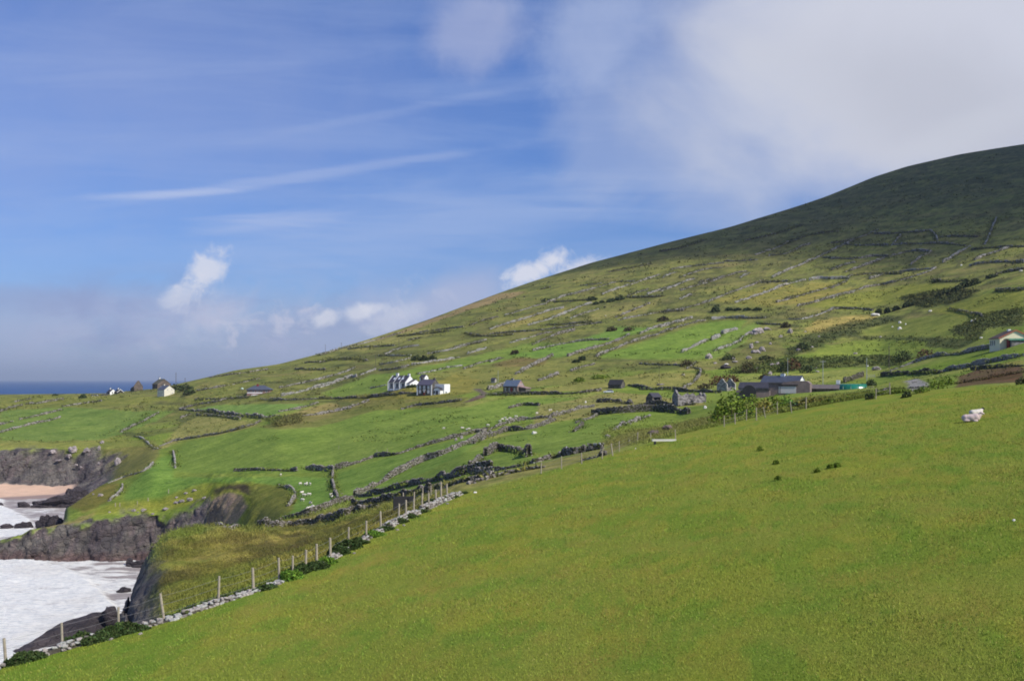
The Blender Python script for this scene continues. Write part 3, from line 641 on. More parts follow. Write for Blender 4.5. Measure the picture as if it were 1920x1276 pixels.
for r_, lst in (('A', [[(170,625),(380,602),(560,600),(700,600)],[(1000,672),(1200,682),(1340,668)],[(1580,640),(1700,592),(1914,560)],[(1180,960),(1350,992),(1500,1032)],[(1640,772),(1914,765)],[(1400,360),(1560,345),(1750,338),(1914,335)],[(0,300),(120,285),(230,255)]]),
    ('B', [[(1000,690),(1120,684),(1250,682)],[(1180,330),(1400,240),(1560,200),(1760,180)],[(960,1100),(1080,1108),(1180,1112)],[(380,690),(520,660),(640,632)],[(1250,850),(1330,830)],[(0,380),(200,350),(420,270)],[(850,270),(1000,240),(1200,190),(1400,120)]]),
    ('C', [[(560,690),(680,684),(800,680),(1000,662)],[(1350,412),(1500,418),(1720,402)],[(1740,558),(1914,546)],[(500,335),(590,315)],[(1180,160),(1400,120),(1600,80)],[(640,460),(800,450),(960,440)]]),
    ('D', [[(0,745),(130,715),(280,705),(470,722)],[(780,482),(1000,462),(1280,432)],[(1450,450),(1560,480),(1750,480),(1914,468)],[(1500,372),(1620,330),(1770,288)],[(890,522),(990,500)],[(1310,605),(1450,575),(1600,545)]])):
    for pts in lst: wall(r_, pts, .15, LE, GE, h=1.5, w=1.3, veg=2.0)
U('D', [(0,990),(140,950),(260,900),(360,885)], .95, 'long pale stone wall left of the white row house', h=1.9, w=1.2)
U('D', [(410,865),(550,815)], .95, 'short pale stone wall just uphill left of the white row house', h=1.8, w=1.2)
U('D', [(980,860),(1130,830),(1270,795),(1410,775)], 1.0, 'smooth pale wall running uphill right behind the white row house', h=1.2, w=0.7)
U('D', [(0,1105),(200,1100),(500,1090),(750,1060),(980,1045)], .12, 'dark wall below the white row house ending at the two-storey stone house', h=1.3)
U('D', [(820,1210),(950,1170),(1130,1155),(1400,1125)], .45, 'rubble wall along the lower side of the lane below the two-storey house', h=1.2)
U('D', [(0,1255),(200,1220),(380,1165),(480,1130)], .4, 'dark wall under the straw-coloured bank left of the houses', h=1.2)
U('D', [(510,1000),(650,970)], .9, 'thin pale wall touching the left corner of the white row house', h=.8)
U('D', [(1680,1015),(1780,990),(1860,965)], .45, 'dark stone wall joining the left side of the cottage with the blue slate roof', h=1.9)
U('E', [(0,1045),(140,990),(350,960),(560,925),(750,885),(930,835),(1000,800)], .3, 'dark wall under the pale yellow field on the left', h=1.4)
U('E', [(150,1260),(150,1190),(130,1100)], .9, 'short pale wall running down to the field corner above the cove', h=1.4, ruin=.1)
U('E', [(1200,465),(1400,420),(1600,380),(1780,325),(1900,290)], .45, 'wall climbing right from the hipped-roof bungalow', h=1.3)
U('E', [(1220,545),(1400,505),(1550,465),(1750,405),(1914,355)], .9, 'pale wall climbing right just below the hipped-roof bungalow', h=1.7, w=1.1)
U('E', [(1000,585),(1150,590),(1400,580),(1700,570)], .4, 'straight level wall right below the hipped-roof bungalow', h=1.6)
U('E', [(360,580),(560,578),(700,570),(880,560)], .2, 'level dark wall left below the hipped-roof bungalow', h=1.3)
U('E', [(210,670),(400,625),(600,600),(680,575)], .3, 'wall on the upper side of the green field left of the bungalow', h=1.1)
U('E', [(200,680),(380,695),(560,705),(600,720),(750,735),(850,745),(1100,770)], .35, 'thick dark wall along the top of the pale yellow field', h=1.9, w=1.2)
U('E', [(370,735),(600,745),(800,775)], .35, 'short inner wall across the top of the pale yellow field', h=1.2)
U('E', [(210,765),(300,725)], .2, 'short dark wall at the left corner of the pale yellow field', h=1.2)
U('E', [(1190,700),(1350,680),(1570,620)], .25, 'thin dark wall above the straw-coloured bank', h=1.1)
U('E', [(1130,760),(1400,745),(1580,730),(1750,700),(1900,665)], .35, 'wall below the straw-coloured bank left of the houses', h=1.1)
U('G', [(1190,1190),(1380,1110),(1560,1070),(1640,1020),(1665,985)], .95, 'pale broken wall along the cliff edge of the bright green field', h=1.1, ruin=.4)
U('G', [(1470,685),(1540,700),(1640,790),(1720,820)], .8, 'pale rubble wall at the head of the rough gully', h=1.2, ruin=.5)
U('I', [(1190,225),(1280,165),(1340,100),(1330,50)], .95, 'pale broken wall on the grassy point above the beach', h=1.0, ruin=.6)
U('H', [(420,430),(540,370),(680,310)], .8, 'pale wall slanting across the bright field below the boulder outcrop', h=1.5)
U('H', [(725,290),(790,265)], .85, 'short pale heap of wall in the bright field', h=1.7)
U('H', [(820,240),(890,215),(960,200)], .85, 'thick pale wall end at the top of the bright field', h=2.0, w=1.5)
U('H', [(860,375),(930,345),(1000,320)], .9, 'pale wall on the right edge of the bright field', h=1.7, w=1.3)
U('H', [(740,415),(800,395),(860,375)], .8, 'low pale wall beside the rocky ground right of the bright field', h=1.0)
U('H', [(1000,310),(1040,265),(1100,235)], .7, 'wall climbing to the pale boulder outcrop', h=1.2)
U('H', [(530,580),(620,600),(600,660),(560,710),(470,770),(410,800)], .8, 'curved pale wall left of the twin-gabled ruin', h=1.5, ruin=.4)
U('H', [(470,590),(560,530)], .5, 'short wall beside the dark round bush above the ruins', h=1.3)
U('H', [(0,545),(200,555),(400,560)], .25, 'dark level wall above the tussocky field in the middle', h=1.5)
U('H', [(0,800),(150,798),(300,800)], .3, 'low wall above the lane left of the ruined barn', h=1.3)
U('H', [(330,815),(500,826),(800,830)], .25, 'dark wall directly behind the long ruined barn', h=1.6)
U('H', [(15,955),(300,960),(545,950)], .35, 'wall in front of the ruined barn and roofless shed', h=1.4)
U('J', [(760,880),(950,820),(1050,780),(1200,770),(1350,720),(1500,680),(1650,640),(1800,600),(1900,583)], .4, 'long wall under the large green field, with two pale boulders', h=1.5)
U('J', [(0,890),(120,885),(220,880),(460,890)], .4, 'tumbled wall along the foot of the large green field on its left', h=1.3, ruin=.5)
U('J', [(540,870),(640,885),(740,885)], .7, 'thick stone wall end with pale slabs above the small sheep field', h=2.0, w=1.6)
U('J', [(740,880),(725,960),(745,1040),(775,1115)], .65, 'wall dividing the small sheep field from the long field', h=1.2)
U('J', [(330,1000),(430,1020),(465,1060),(440,1110),(400,1150)], .8, 'curved pale wall round the head of the rough gully by the sheep', h=1.0, ruin=.5)
U('J', [(900,1080),(1000,1030),(1150,950),(1280,880),(1400,820),(1550,770),(1700,700),(1850,640),(1914,610)], .6, 'long straight grey wall slanting up between the two long fields', h=1.5, w=1.1)
U('L', [(30,685),(130,640),(280,590),(430,580),(520,560),(640,510)], .45, 'upper end of the wall between the long fields', h=1.4, w=1.1)
U('L', [(30,600),(100,600),(200,560),(330,520),(430,505),(600,490),(720,460),(830,420),(930,410)], .65, 'pale rubble wall with a flock of sheep above it', h=1.6, w=1.2)
U('L', [(120,775),(180,740),(300,735),(420,755),(445,780)], .45, 'arched mound of stones in the middle of the long field', h=1.7, w=1.6)
U('L', [(0,870),(50,835),(100,800)], .35, 'short wall beside the white standing stone', h=1.2)
U('L', [(1085,585),(1150,545),(1250,515),(1350,475)], .85, 'pale wall between the two fields below the ruined barn', h=1.3)
U('L', [(920,470),(1050,460),(1200,450),(1400,440),(1640,460)], .3, 'overgrown wall below the long ruined barn', h=1.9, w=1.4)
U('L', [(960,375),(1080,372),(1210,388)], .4, 'rubble wall below the parked car', h=2.0, w=2.0)
U('L', [(140,325),(400,320),(700,315),(850,305),(980,290)], .25, 'dark wall along the lane in front of the slate-roofed cottage', h=1.5)
U('L', [(300,420),(400,395),(520,400)], .35, 'short dark wall standing alone below the lane', h=1.4)
U('L', [(800,530),(950,480)], .5, 'low broken wall right of the rubble wall with the sheep', h=.9, ruin=.5)
U('L', [(780,595),(850,555)], .3, 'small fragment of dark wall in the long field', h=1.1)
U('L', [(1190,250),(1380,285),(1500,280)], .35, 'wall leaving the dark-roofed shed to the right', h=1.2)
U('L', [(350,1145-980),(450,1095-980),(540,1050-980),(620,1010-980)], .35, 'thick dark wall above the slate-roofed cottage', h=1.8, w=1.4)
U('L', [(520,215),(600,190),(660,170)], .45, 'tumbled wall right above the slate-roofed cottage', h=1.6, w=1.4)
U('L', [(760,145),(840,110),(930,95)], .35, 'dark wall in the rough ground above the dark-roofed shed', h=1.5)
# the lane between field and shore
U('N', [(375,398),(520,355),(700,330),(760,305),(880,255),(1000,215)], .45, 'wall along the far side of the lane beside the sheep field', h=1.2, ymin=150)
U('N', [(328,412),(500,410),(700,390),(900,350),(1070,300),(1180,275)], .5, 'wall along the near side of the lane above the grassy bank', h=1.2, ymin=150)
U('N', [(325,408),(340,380),(380,395)], 1.0, 'pale wall end at the bend of the lane', h=1.0, ymin=150)
U('N', [(5,447),(130,430),(290,400)], .7, 'low wall along the brow of the grassy bank by the sea', h=.9, ymin=150)
U('N', [(1000,262),(1100,250),(1260,215),(1400,190),(1560,165)], .3, 'dark wall in the lane verge behind the fence posts', h=1.2, ymin=100)
U('J', [(910,1085),(1050,1068),(1250,1010),(1450,970),(1650,935),(1750,905),(1914,880)], .5, 'wall below the long fields, next to the lane', h=1.2, ymin=100)
U('J', [(1500,1018),(1700,975),(1914,930)], .45, 'lower roadside wall approaching the corner of the pasture', h=1.1, ymin=90)
U('L', [(20,915),(150,898),(300,868),(450,838),(600,800),(750,768),(900,738),(985,722)], .5, 'roadside wall along the bottom of the long fields', h=1.3, ymin=95)
U('L', [(0,985),(200,930),(400,885),(550,862)], .45, 'low wall on the pasture side of the lane', h=.7, ymin=85)
U('L', [(850,815),(930,803),(1000,790)], .35, 'dark wall section behind the leaning fence posts', h=.9, ymin=92)
U('L', [(1190,665),(1320,650),(1400,628),(1550,640)], .5, 'ruined wall with brambles at the top corner of the pasture', h=1.3, w=1.2, ruin=.4, ymin=100)
# right-hand side
U('M', [(1120,430),(1250,385),(1400,340),(1550,330),(1700,295),(1914,262)], .95, 'tumbled pale wall below the cream bungalow', h=1.5, w=1.2, ruin=.4)
U('M', [(1060,462),(1250,450),(1420,445)], .1, 'black-looking wall above the grey yard', h=1.5, w=1.0)
U('M', [(1430,437),(1550,418),(1650,397),(1780,370),(1914,342)], 1.0, 'pale wall below the bright strip of grass on the right', h=1.4)
U('M', [(1600,425),(1760,412),(1914,402)], .15, 'dark wall behind the heap of brown earth', h=.8)
U('M', [(840,502),(900,480),(950,465)], .15, 'dark sloping wall right of the green polytunnel', h=1.8, w=1.0)
U('M', [(1040,568),(1080,560),(1110,552)], .15, 'short dark wall left of the grey yard', h=1.3)

# near wall along the edge of the pasture: real stones
def near_path(a, b, step, off=0.0):
    P_ = []; px = a
    while px < b:
        Y = float(kY(px))+off; P_.append(((px-CX)/F*Y, Y)); px += step*F/Y
    return np.array(P_)
M_near = colmat('near_stone', 0.9, 9.0, 0.6, 1.4, bd=0.03)
ST = M_stone; 
def nwall(a, b, h_, s_, label, tone=.75):
    global M_stone
    M_stone = M_near; p_ = near_path(a, b, s_*1.5, .1)
    o = make_wall(p_, h_, .55, tone, label, 'sections of the low wall edging the pasture', .35, s_, fine=True, veg=.0); M_stone = ST
    return o
nwall(-60, 18, .55, .24, 'low stone wall at the bottom left corner of the pasture', .7)
nwall(66, 118, .50, .24, 'low loose wall of dark flat stones between the first fence posts', .55)
nwall(118, 226, .55, .22, 'low stone wall half hidden by brambles near the sea rocks', .8)
nwall(250, 300, .40, .20, 'low broken wall at the top of the sea cliff', .8)
nwall(300, 352, .52, .30, 'wall section of broad flat slabs', .75)
nwall(352, 545, .46, .22, 'long pale low wall climbing the edge of the pasture', .9)
nwall(600, 632, .5, .2, 'short pale wall showing through brambles', .8)
nwall(632, 662, .3, .2, 'few stones of wall under the dark brambles', .6)
nwall(680, 722, .45, .22, 'pale low wall section behind the ferns', .9)
nwall(712, 735, .85, .24, 'taller pale block of wall beside a fence post', .9)
nwall(730, 868, .62, .24, 'upper end of the pasture wall with pale stones', .8)
# ------------------------------------------------------------------ buildings
W_white = plain('white_render', (0.80,0.80,0.78), .7, .06, .6, .3)
W_cream = plain('cream_render', (0.84,0.75,0.50), .7, .06, .6)
W_pale = plain('pale_cream_render', (0.66,0.62,0.50), .7, .08, .6)
W_slate = plain('blue_slate', (0.075,0.085,0.115), .55, .25, 1.2, .4, .4, .05)
W_dslate = plain('dark_slate', (0.05,0.048,0.06), .6, .25, 1.2, .4, .4, .05)
W_brown = plain('brown_cladding', (0.21,0.16,0.15), .75, .25, .8)
W_dark = plain('dark_shed_sheet', (0.03,0.03,0.032), .7, .3, .8)
W_glass = plain('dark_glass', (0.02,0.022,0.028), .15, .1, 1, .5)
W_red = plain('red_paint', (0.24,0.035,0.03), .6, .1, 2)
W_orange = plain('orange_trim', (0.42,0.13,0.07), .6, .1, 2)
W_green = plain('green_sheet', (0.02,0.17,0.11), .35, .15, .7, .5)
W_lgreen = plain('light_green_paint', (0.10,0.36,0.16), .6, .12, 1)
W_brick = plain('brick_wall', (0.26,0.16,0.14), .85, .2, 3)
W_pink = plain('pinkish_stone', (0.30,0.21,0.20), .9, .3, 2.2, .2, .5, .1)
def smat(name, c, s=1.6):
    """coursed rubble stone"""
    m, nt, bs = newmat(name); tc = nt.nodes.new('ShaderNodeTexCoord').outputs['Object']
    v = nt.nodes.new('ShaderNodeTexVoronoi'); v.inputs['Scale'].default_value = s; nt.links.new(vscale(nt, tc, (1, 1, 1.7)), v.inputs['Vector'])
    a = noise(nt, tc, .5, 5, .6)
    bw = nt.nodes.new('ShaderNodeRGBToBW'); nt.links.new(v.outputs['Color'], bw.inputs[0])
    col = mix(nt, tuple(x*.55 for x in c), tuple(x*1.55 for x in c), mapr(nt, bw.outputs[0], .25, .8))
    col = mix(nt, col, mix(nt, (.75,.78,.7), (1.2,1.2,1.2), mapr(nt, a, .3, .7)), 1.0, 'MULTIPLY')
    nt.links.new(col, bs.inputs['Base Color']); bs.inputs['Roughness'].default_value = .9; bump(nt, bw.outputs[0], .7, .12, bs); return m
S_grey = smat('grey_rubble_stone', (0.20,0.18,0.18)); S_dark = smat('dark_rubble_stone', (0.095,0.085,0.075)); S_brown = smat('brown_rubble_stone', (0.13,0.10,0.085))
S_pale = smat('pale_rubble_stone', (0.30,0.28,0.26))
def window(root, x, y, z, w_, h_, axis='y', d=-1, fm=None, gl=None, name='window'):
    """frame with a pane set in it; axis is the wall's normal"""
    f = MB(); t = .11 if w_ > .7 else .08; e = .05
    def b(a0, a1, z0, z1, p0, p1, mb):
        if axis == 'y': mb.box(a0, a1, min(p0, p1), max(p0, p1), z0, z1)
        else: mb.box(min(p0, p1), max(p0, p1), a0, a1, z0, z1)
    c, n0 = (x, y) if axis == 'y' else (y, x)
    p0, p1 = n0+d*.002, n0+d*e
    b(c-w_/2, c+w_/2, z, z+t, p0, p1, f); b(c-w_/2, c+w_/2, z+h_-t, z+h_, p0, p1, f)
    b(c-w_/2, c-w_/2+t, z+t, z+h_-t, p0, p1, f); b(c+w_/2-t, c+w_/2, z+t, z+h_-t, p0, p1, f); b(c-.04, c+.04, z+t, z+h_-t, p0, p1, f)
    fr = f.build(name, fm or W_white, root)
    g = MB(); b(c-w_/2+t, c+w_/2-t, z+t, z+h_-t, n0+d*.002, n0+d*.025, g); g.build('pane', gl or W_glass, fr)
    return fr
def gable(L_, W_, H_, RH, f=-2.0):
    m = MB(); m.poly([(-L_/2,-W_/2,f),(-L_/2,W_/2,f),(-L_/2,W_/2,H_),(-L_/2,0,H_+RH),(-L_/2,-W_/2,H_)], (L_, 0, 0)); return m
def roof_gable(L_, W_, H_, RH, t=.16, ov=.25, eg=.15):
    m = MB(); s = RH/(W_/2)
    for d in (-1, 1):
        y1 = d*(W_/2+ov); z1 = H_-ov*s
        q = [(-L_/2-eg, 0, H_+RH+.01), (-L_/2-eg, y1, z1+.01), (-L_/2-eg, y1, z1+t+.01), (-L_/2-eg, 0, H_+RH+t+.01)]
        m.poly(q, (L_+2*eg, 0, 0))
    return m
def place(px, py, rot, ymin=0.0, dz=0.0, Y=None):
    p = hit(px, py, ymin) if Y is None else Vector(((px-CX)/F*Y, Y, (HY-py)/F*Y))
    p.z += dz; return p, R(rot)
def building(name, label, cat, px, py, rot, ymin=0.0, group=None, Y=None):
    p, rz = place(px, py, rot, ymin, 0, Y); rz += math.atan((px-CX)/F)*(-1); r = empty(name, p, rz); return tag(r, label, cat, group), p.y
def chimney(root, x, y, z0, z1, w_=.9, d_=.7, mat=None, cap=True):
    c = MB().box(x-w_/2, x+w_/2, y-d_/2, y+d_/2, z0, z1).build('chimney', mat or W_white, root)
    if cap:
        pt = MB(); pt.box(x-w_/2-.08, x+w_/2+.08, y-d_/2-.08, y+d_/2+.08, z1+.003, z1+.12)
        for i in (-.22, .22): pt.tube((x+i, y, z1+.12), (x+i, y, z1+.5), .12, .1)
        pt.build('chimney_pot', S_brown, c)
    return c

W_blind = plain('white_blind', (.55,.55,.56), .5, .15, 3)
# 1 the white row house
r, Y = building('row_house', 'long white house with stepped gables, slate roofs and white fins', 'house', 753, 726.0, -38); r.scale = (.87,)*3
L_, W_, H_, RH = 13.4, 8.4, 3.6, 3.6
gable(L_, W_, H_, RH).build('wall', W_white, r)
rf = roof_gable(L_, W_, H_, RH, ov=.7).build('roof', W_dslate, r)
for x in (-L_/2-.02, -2.3, 2.2, L_/2+.02):
    fin = MB(); yf = -W_/2-.9; fin.poly([(x-.13,yf,-2),(x-.13,.0,-2),(x-.13,.0,H_+RH+.3),(x-.13,yf,H_-.5)], (.26,0,0)); fin.build('fin_wall', W_white, r)
for x, n_ in ((-4.5,1),(-.1,1),(4.4,1)):
    window(r, x, -W_/2, .2, 2.1, 2.4, 'y', -1)
    MB().box(x-1.45, x+1.45, -W_/2-.04, -W_/2-.002, -.5, .18).build('panel', S_dark, r)
for x in (-4.2, -.6, 2.2):
    s_ = RH/(W_/2); yv = -2.3; zc = H_+RH+yv*s_+.2
    MB().poly([(x,yv-.6,zc-.6*s_+.03),(x,yv+.6,zc+.6*s_+.03),(x,yv+.6,zc+.6*s_+.12),(x,yv-.6,zc-.6*s_+.12)], (1.2,0,0)).build('rooflight', plain('rooflight_glass', (.6,.65,.72), .2, .1, 1, .5), r)
chimney(r, -2.9, -.3, H_+RH-1.2, H_+RH+1.6, 1.6, 1.1); chimney(r, 5.6, .2, H_+RH-1, H_+RH+1.2, 1.3, 1.0)
g2 = MB(); g2.poly([(L_/2+.15,-3.9,-2),(L_/2+.15,6.5,-2),(L_/2+.15,6.5,2.6),(L_/2+.15,2.2,4.7),(L_/2+.15,-3.9,2.4)], (2.4,0,0)); g2.build('annexe_wall', W_white, r)
MB().poly([(L_/2+.1,-4.2,2.36),(L_/2+.1,2.2,4.75),(L_/2+.1,2.2,4.95),(L_/2+.1,-4.2,2.56)], (2.6,0,0)).poly([(L_/2+.1,6.8,2.55),(L_/2+.1,2.2,4.75),(L_/2+.1,2.2,4.95),(L_/2+.1,6.8,2.75)], (2.6,0,0)).build('annexe_roof', W_dslate, r)
window(r, L_/2+2.55, 1.0, .9, 1.0, 1.2, 'x', 1)
# outhouse behind
r, Y = building('outhouse', 'small white gabled outhouse behind the white row house', 'shed', 795, 712, -38, Y=538)
gable(3.4, 3.2, 1.5, 1.3).build('wall', W_white, r); roof_gable(3.4, 3.2, 1.5, 1.3).build('roof', W_dslate, r); window(r, 1.7, 0, .5, .6, .7, 'x', 1)
# 2 two-storey stone house
r, Y = building('stone_house', 'two-storey dark stone house with white quoins and a slate roof', 'house', 803, 738.5, -34)
L_, W_, H_, RH = 8.4, 7.2, 4.6, 2.6
gable(L_, W_, H_, RH).build('wall', S_dark, r); roof_gable(L_, W_, H_, RH).build('roof', plain('purple_slate', (0.085,0.078,0.11), .6, .25, 1.2, .4, .4, .05), r)
for x in (-L_/2, L_/2):
    MB().box(x-.32, x+.32, -W_/2-.05, -W_/2+.2, -.5, H_).build('quoin', W_white, r)
for x in (-2.5, 0, 2.5):
    window(r, x, -W_/2, 2.6, 1.2, 1.6, gl=W_blind)
    if x: window(r, x, -W_/2, .4, 1.2, 1.7, gl=W_blind)
MB().box(-.55, .55, -W_/2-.06, -W_/2-.002, -.3, 2.0).build('door', W_red, r)
MB().box(-.75, .75, -W_/2-.3, -W_/2-.07, 1.9, 2.3).box(-.35, .35, -W_/2-.12, -W_/2-.07, .9, 1.8).build('door_hood', W_white, r)
chimney(r, -L_/2+.5, 0, H_+RH-.6, H_+RH+.9, 1.1, .8, S_dark); chimney(r, L_/2-.5, 0, H_+RH-.6, H_+RH+.7, 1.1, .8, S_dark)
# extension: a house part built on, flat parapet
ex = MB().box(L_/2+.03, L_/2+5.6, -.4, 4.8, -2, 5.0).build('extension', W_white, r)
MB().box(L_/2+.9, L_/2+4.8, -2.9, -.43, -2, 2.0).poly([(L_/2+.9,-2.9,2.0),(L_/2+4.8,-2.9,2.0),(L_/2+4.2,-2.9,2.9),(L_/2+2.85,-2.9,3.3),(L_/2+1.5,-2.9,2.9)], (0,2.46,0)).build('porch', W_white, r)
MB().poly([(L_/2+.7,-3.1,1.95),(L_/2+1.4,-3.1,3.0),(L_/2+2.85,-3.1,3.45),(L_/2+4.3,-3.1,3.0),(L_/2+5.0,-3.1,1.95),(L_/2+4.9,-3.1,2.25),(L_/2+4.4,-3.1,3.2),(L_/2+2.85,-3.1,3.7),(L_/2+1.3,-3.1,3.2),(L_/2+.8,-3.1,2.25)], (0,2.6,0)).build('porch_roof', W_dslate, r)
MB().box(L_/2+2.3, L_/2+3.5, -2.96, -2.903, -.4, 1.8).box(L_/2+1.1, L_/2+1.9, -2.96, -2.903, .5, 1.7).build('porch_window', W_glass, r)
MB().box(L_/2+5.63, L_/2+6.6, .5, 2.5, -2, 1.6).build('porch_wing', W_white, r)
# 3 hipped bungalow
r, Y = building('bungalow', 'brick bungalow with a wide blue slate hipped roof and red chimney', 'bungalow', 487, 737, -14)
L_, W_, H_ = 15.5, 8.5, 2.6
MB().box(-L_/2, L_/2, -W_/2, W_/2, -2.5, H_).build('wall', W_brick, r)
h_ = MB(); o_ = .7; b = [(-L_/2-o_,-W_/2-o_,H_),(L_/2+o_,-W_/2-o_,H_),(L_/2+o_,W_/2+o_,H_),(-L_/2-o_,W_/2+o_,H_)]; zt = H_+2.9
h_.v = b+[(-3,0,zt),(3,0,zt)]+[(x,y,z-.2) for x,y,z in b]; h_.f = [(0,1,5,4),(1,2,5),(2,3,4,5),(3,0,4),(0,6,7,1),(1,7,8,2),(2,8,9,3),(3,9,6,0),(6,9,8,7)]
h_.build('roof', W_slate, r); chimney(r, -1.2, -.6, zt-1.2, zt+.7, 1.3, .9, W_red)
MB().box(-L_/2+.1, L_/2-5, -W_/2-.06, -W_/2-.004, .1, .55).box(-4, 3, -W_/2-1.5, -W_/2-.07, -1.2, -.8).build('white_band', W_white, r)
for x, w_ in ((-6.2,1.6),(-3.4,1.8),(-.6,1.2),(2.2,1.8),(5.6,1.4)): window(r, x, -W_/2, .75, w_, 1.2)
MB().box(-4.2, 3.2, -W_/2-3, -W_/2-.09, -2.5, -1.25).build('terrace', S_pale, r)
p = hit(454, 731); o = MB()
import bmesh
def ell(name, p, rx, ry, rz, mat, sub=2, amp=0.0, rot=0.0, seed=0, flat=0.0, parent=None, smooth=True):
    bm = bmesh.new(); bmesh.ops.create_icosphere(bm, subdivisions=sub, radius=1); n_ = np.array([v.co[:] for v in bm.verts])
    if amp:
        d = 1+amp*(fbm(n_[:,0]*1.3+seed, n_[:,1]*1.3+n_[:,2]*1.7, 4, seed)+.5*fbm(n_[:,0]*4+seed, n_[:,1]*4+n_[:,2]*4.7, 3, seed+2))
        n_ = n_*d[:, None]
    c, s_ = math.cos(rot), math.sin(rot)
    for v, q_ in zip(bm.verts, n_):
        x, y, z = q_[0]*rx, q_[1]*ry, q_[2]*rz; v.co = (x*c-y*s_, x*s_+y*c, z)
    me = bpy.data.meshes.new(name); bm.to_mesh(me); bm.free()
    for f in me.polygons: f.use_smooth = smooth
    o = link(name, me, mat, parent); o.location = p; return o
t = empty('gas_tank', p, R(-14)); tag(t, 'small pale green oil tank left of the hipped-roof bungalow', 'oil tank')
ell('tank_shell', (0,0,1.0), 1.1, .8, .8, plain('pale_green_tank', (.5,.62,.5), .5, .05), 2, parent=t); MB().box(-.8,.8,-.5,-.3,-.6,.5).box(-.8,.8,.3,.5,-.6,.5).build('cradle', S_pale, t)
# 4 cream house
r, Y = building('cream_house', 'tall cream house with a blue slate roof on the far left', 'house', 311, 741, -52)
L_, W_, H_, RH = 8.2, 9.4, 4.4, 3.2
gable(L_, W_, H_, RH).build('wall', W_pale, r); roof_gable(L_, W_, H_, RH).build('roof', W_slate, r); chimney(r, -2, 0, H_+RH-.5, H_+RH+1, 1, .8, W_pale)
for y in (-1.6, 2.2): window(r, L_/2, y, 4.0, .9, 1.0, 'x', 1)
for x in (-2, 1.6): window(r, x, -W_/2, 1.2, .9, 1.2)
window(r, L_/2, 3.0, 1.2, .9, 1.0, 'x', 1)
# 5 stone farmhouse behind
r, Y = building('stone_farmhouse', 'large dull stone farmhouse with a brown roof on the far skyline', 'house', 303, 729.5, -62, Y=900)
gable(9, 13, 4.5, 4.6).build('wall', S_brown, r); roof_gable(9, 13, 4.5, 4.6, t=.4).build('roof', plain('brown_thatch', (.10,.095,.07), .95, .2), r); chimney(r, -3.6, 0, 8.6, 10.6, 1.2, 1, W_white)
for y in (-3, 1.5): window(r, 4.5, y, 1.6, 1.0, 1.3, 'x', 1)
# 6 ruin
r, Y = building('ruined_gable', 'ruined stone gable with a stub of wall on the far skyline', 'ruin', 259, 730.5, -70, Y=890)
MB().poly([(0,-4,-2),(0,4,-2),(0,4,3.2),(0,1.6,6.5),(0,.5,8.4),(0,-.8,7.9),(0,-4,3.4)], (.8,0,0)).build('gable_wall', S_brown, r)
MB().poly([(-8,-4,-2),(-.02,-4,-2),(-.02,-4,3.0),(-3,-4,2.6),(-6,-4,1.8),(-8,-4,.8)], (0,.7,0)).poly([(-12,3.3,-2),(-.02,3.3,-2),(-.02,3.3,2.8),(-4,3.3,2.4),(-9,3.3,2.2),(-12,3.3,1.2)], (0,.7,0)).build('side_wall', S_dark, r)
# 7 far cluster
def small_house(name, label, px, py, rot, L_, W_, H_, RH, wm, rm, wins=1, ch=None, Y=None, group=None, cat='house', gw=True):
    r, Y = building(name, label, cat, px, py, rot, 0, group, Y)
    gable(L_, W_, H_, RH).build('wall', wm, r); roof_gable(L_, W_, H_, RH).build('roof', rm, r)
    if wins:
        for i in range(wins): window(r, -L_/2+(i+.5)*L_/wins, -W_/2, .9, .9, 1.1)
        if gw: window(r, L_/2, 0, 1.0, .8, 1.0, 'x', 1)
    if ch: chimney(r, ch, 0, H_+RH-.5, H_+RH+1.1, .9, .8, W_white)
    return r
r = small_house('far_cottage', 'far dark cottage with a white gable beside the sea horizon', 209, 741, -62, 6, 6.2, 3.0, 2.6, W_dark, W_dslate, 2, -2, Y=905); MB().poly([(3.03,-3.1,.3),(3.03,3.1,.3),(3.03,3.1,3.0),(3.03,0,5.6),(3.03,-3.1,3.0)], (.1,0,0)).build('gable_face', W_white, r)
r = small_house('far_barn', 'far dark gabled barn with white bargeboards, right of the dark cottage', 223, 740, -66, 6, 6, 2.6, 2.6, W_dark, W_dslate, 1, -1.5, Y=900)
MB().poly([(3.2,-3.3,2.4),(3.2,0,5.3),(3.2,3.3,2.4),(3.2,3.3,2.0),(3.2,0,4.8),(3.2,-3.3,2.0)], (.12,0,0)).build('bargeboard', W_white, r)
small_house('far_shed', 'pair of low white far sheds left of the dark cottage', 177, 744.5, -20, 5.5, 4, 2.0, .5, W_white, W_dslate, 2, Y=900, cat='shed')
MB().box(-3.4,-1,-2.2,-2.02,-.2,1.6).build('doorway', W_dark, bpy.data.objects['far_shed'])
small_house('far_annexe', 'low grey far shed between the white sheds and the dark cottage', 197, 744, -20, 5, 3.6, 1.8, .8, S_grey, W_dslate, 1, Y=902, cat='shed')
small_house('stone_hut', 'low dark stone hut right of the cream house', 345, 733, -50, 6, 5, 1.8, 2.2, S_dark, W_dslate, 1, Y=800, cat='hut')
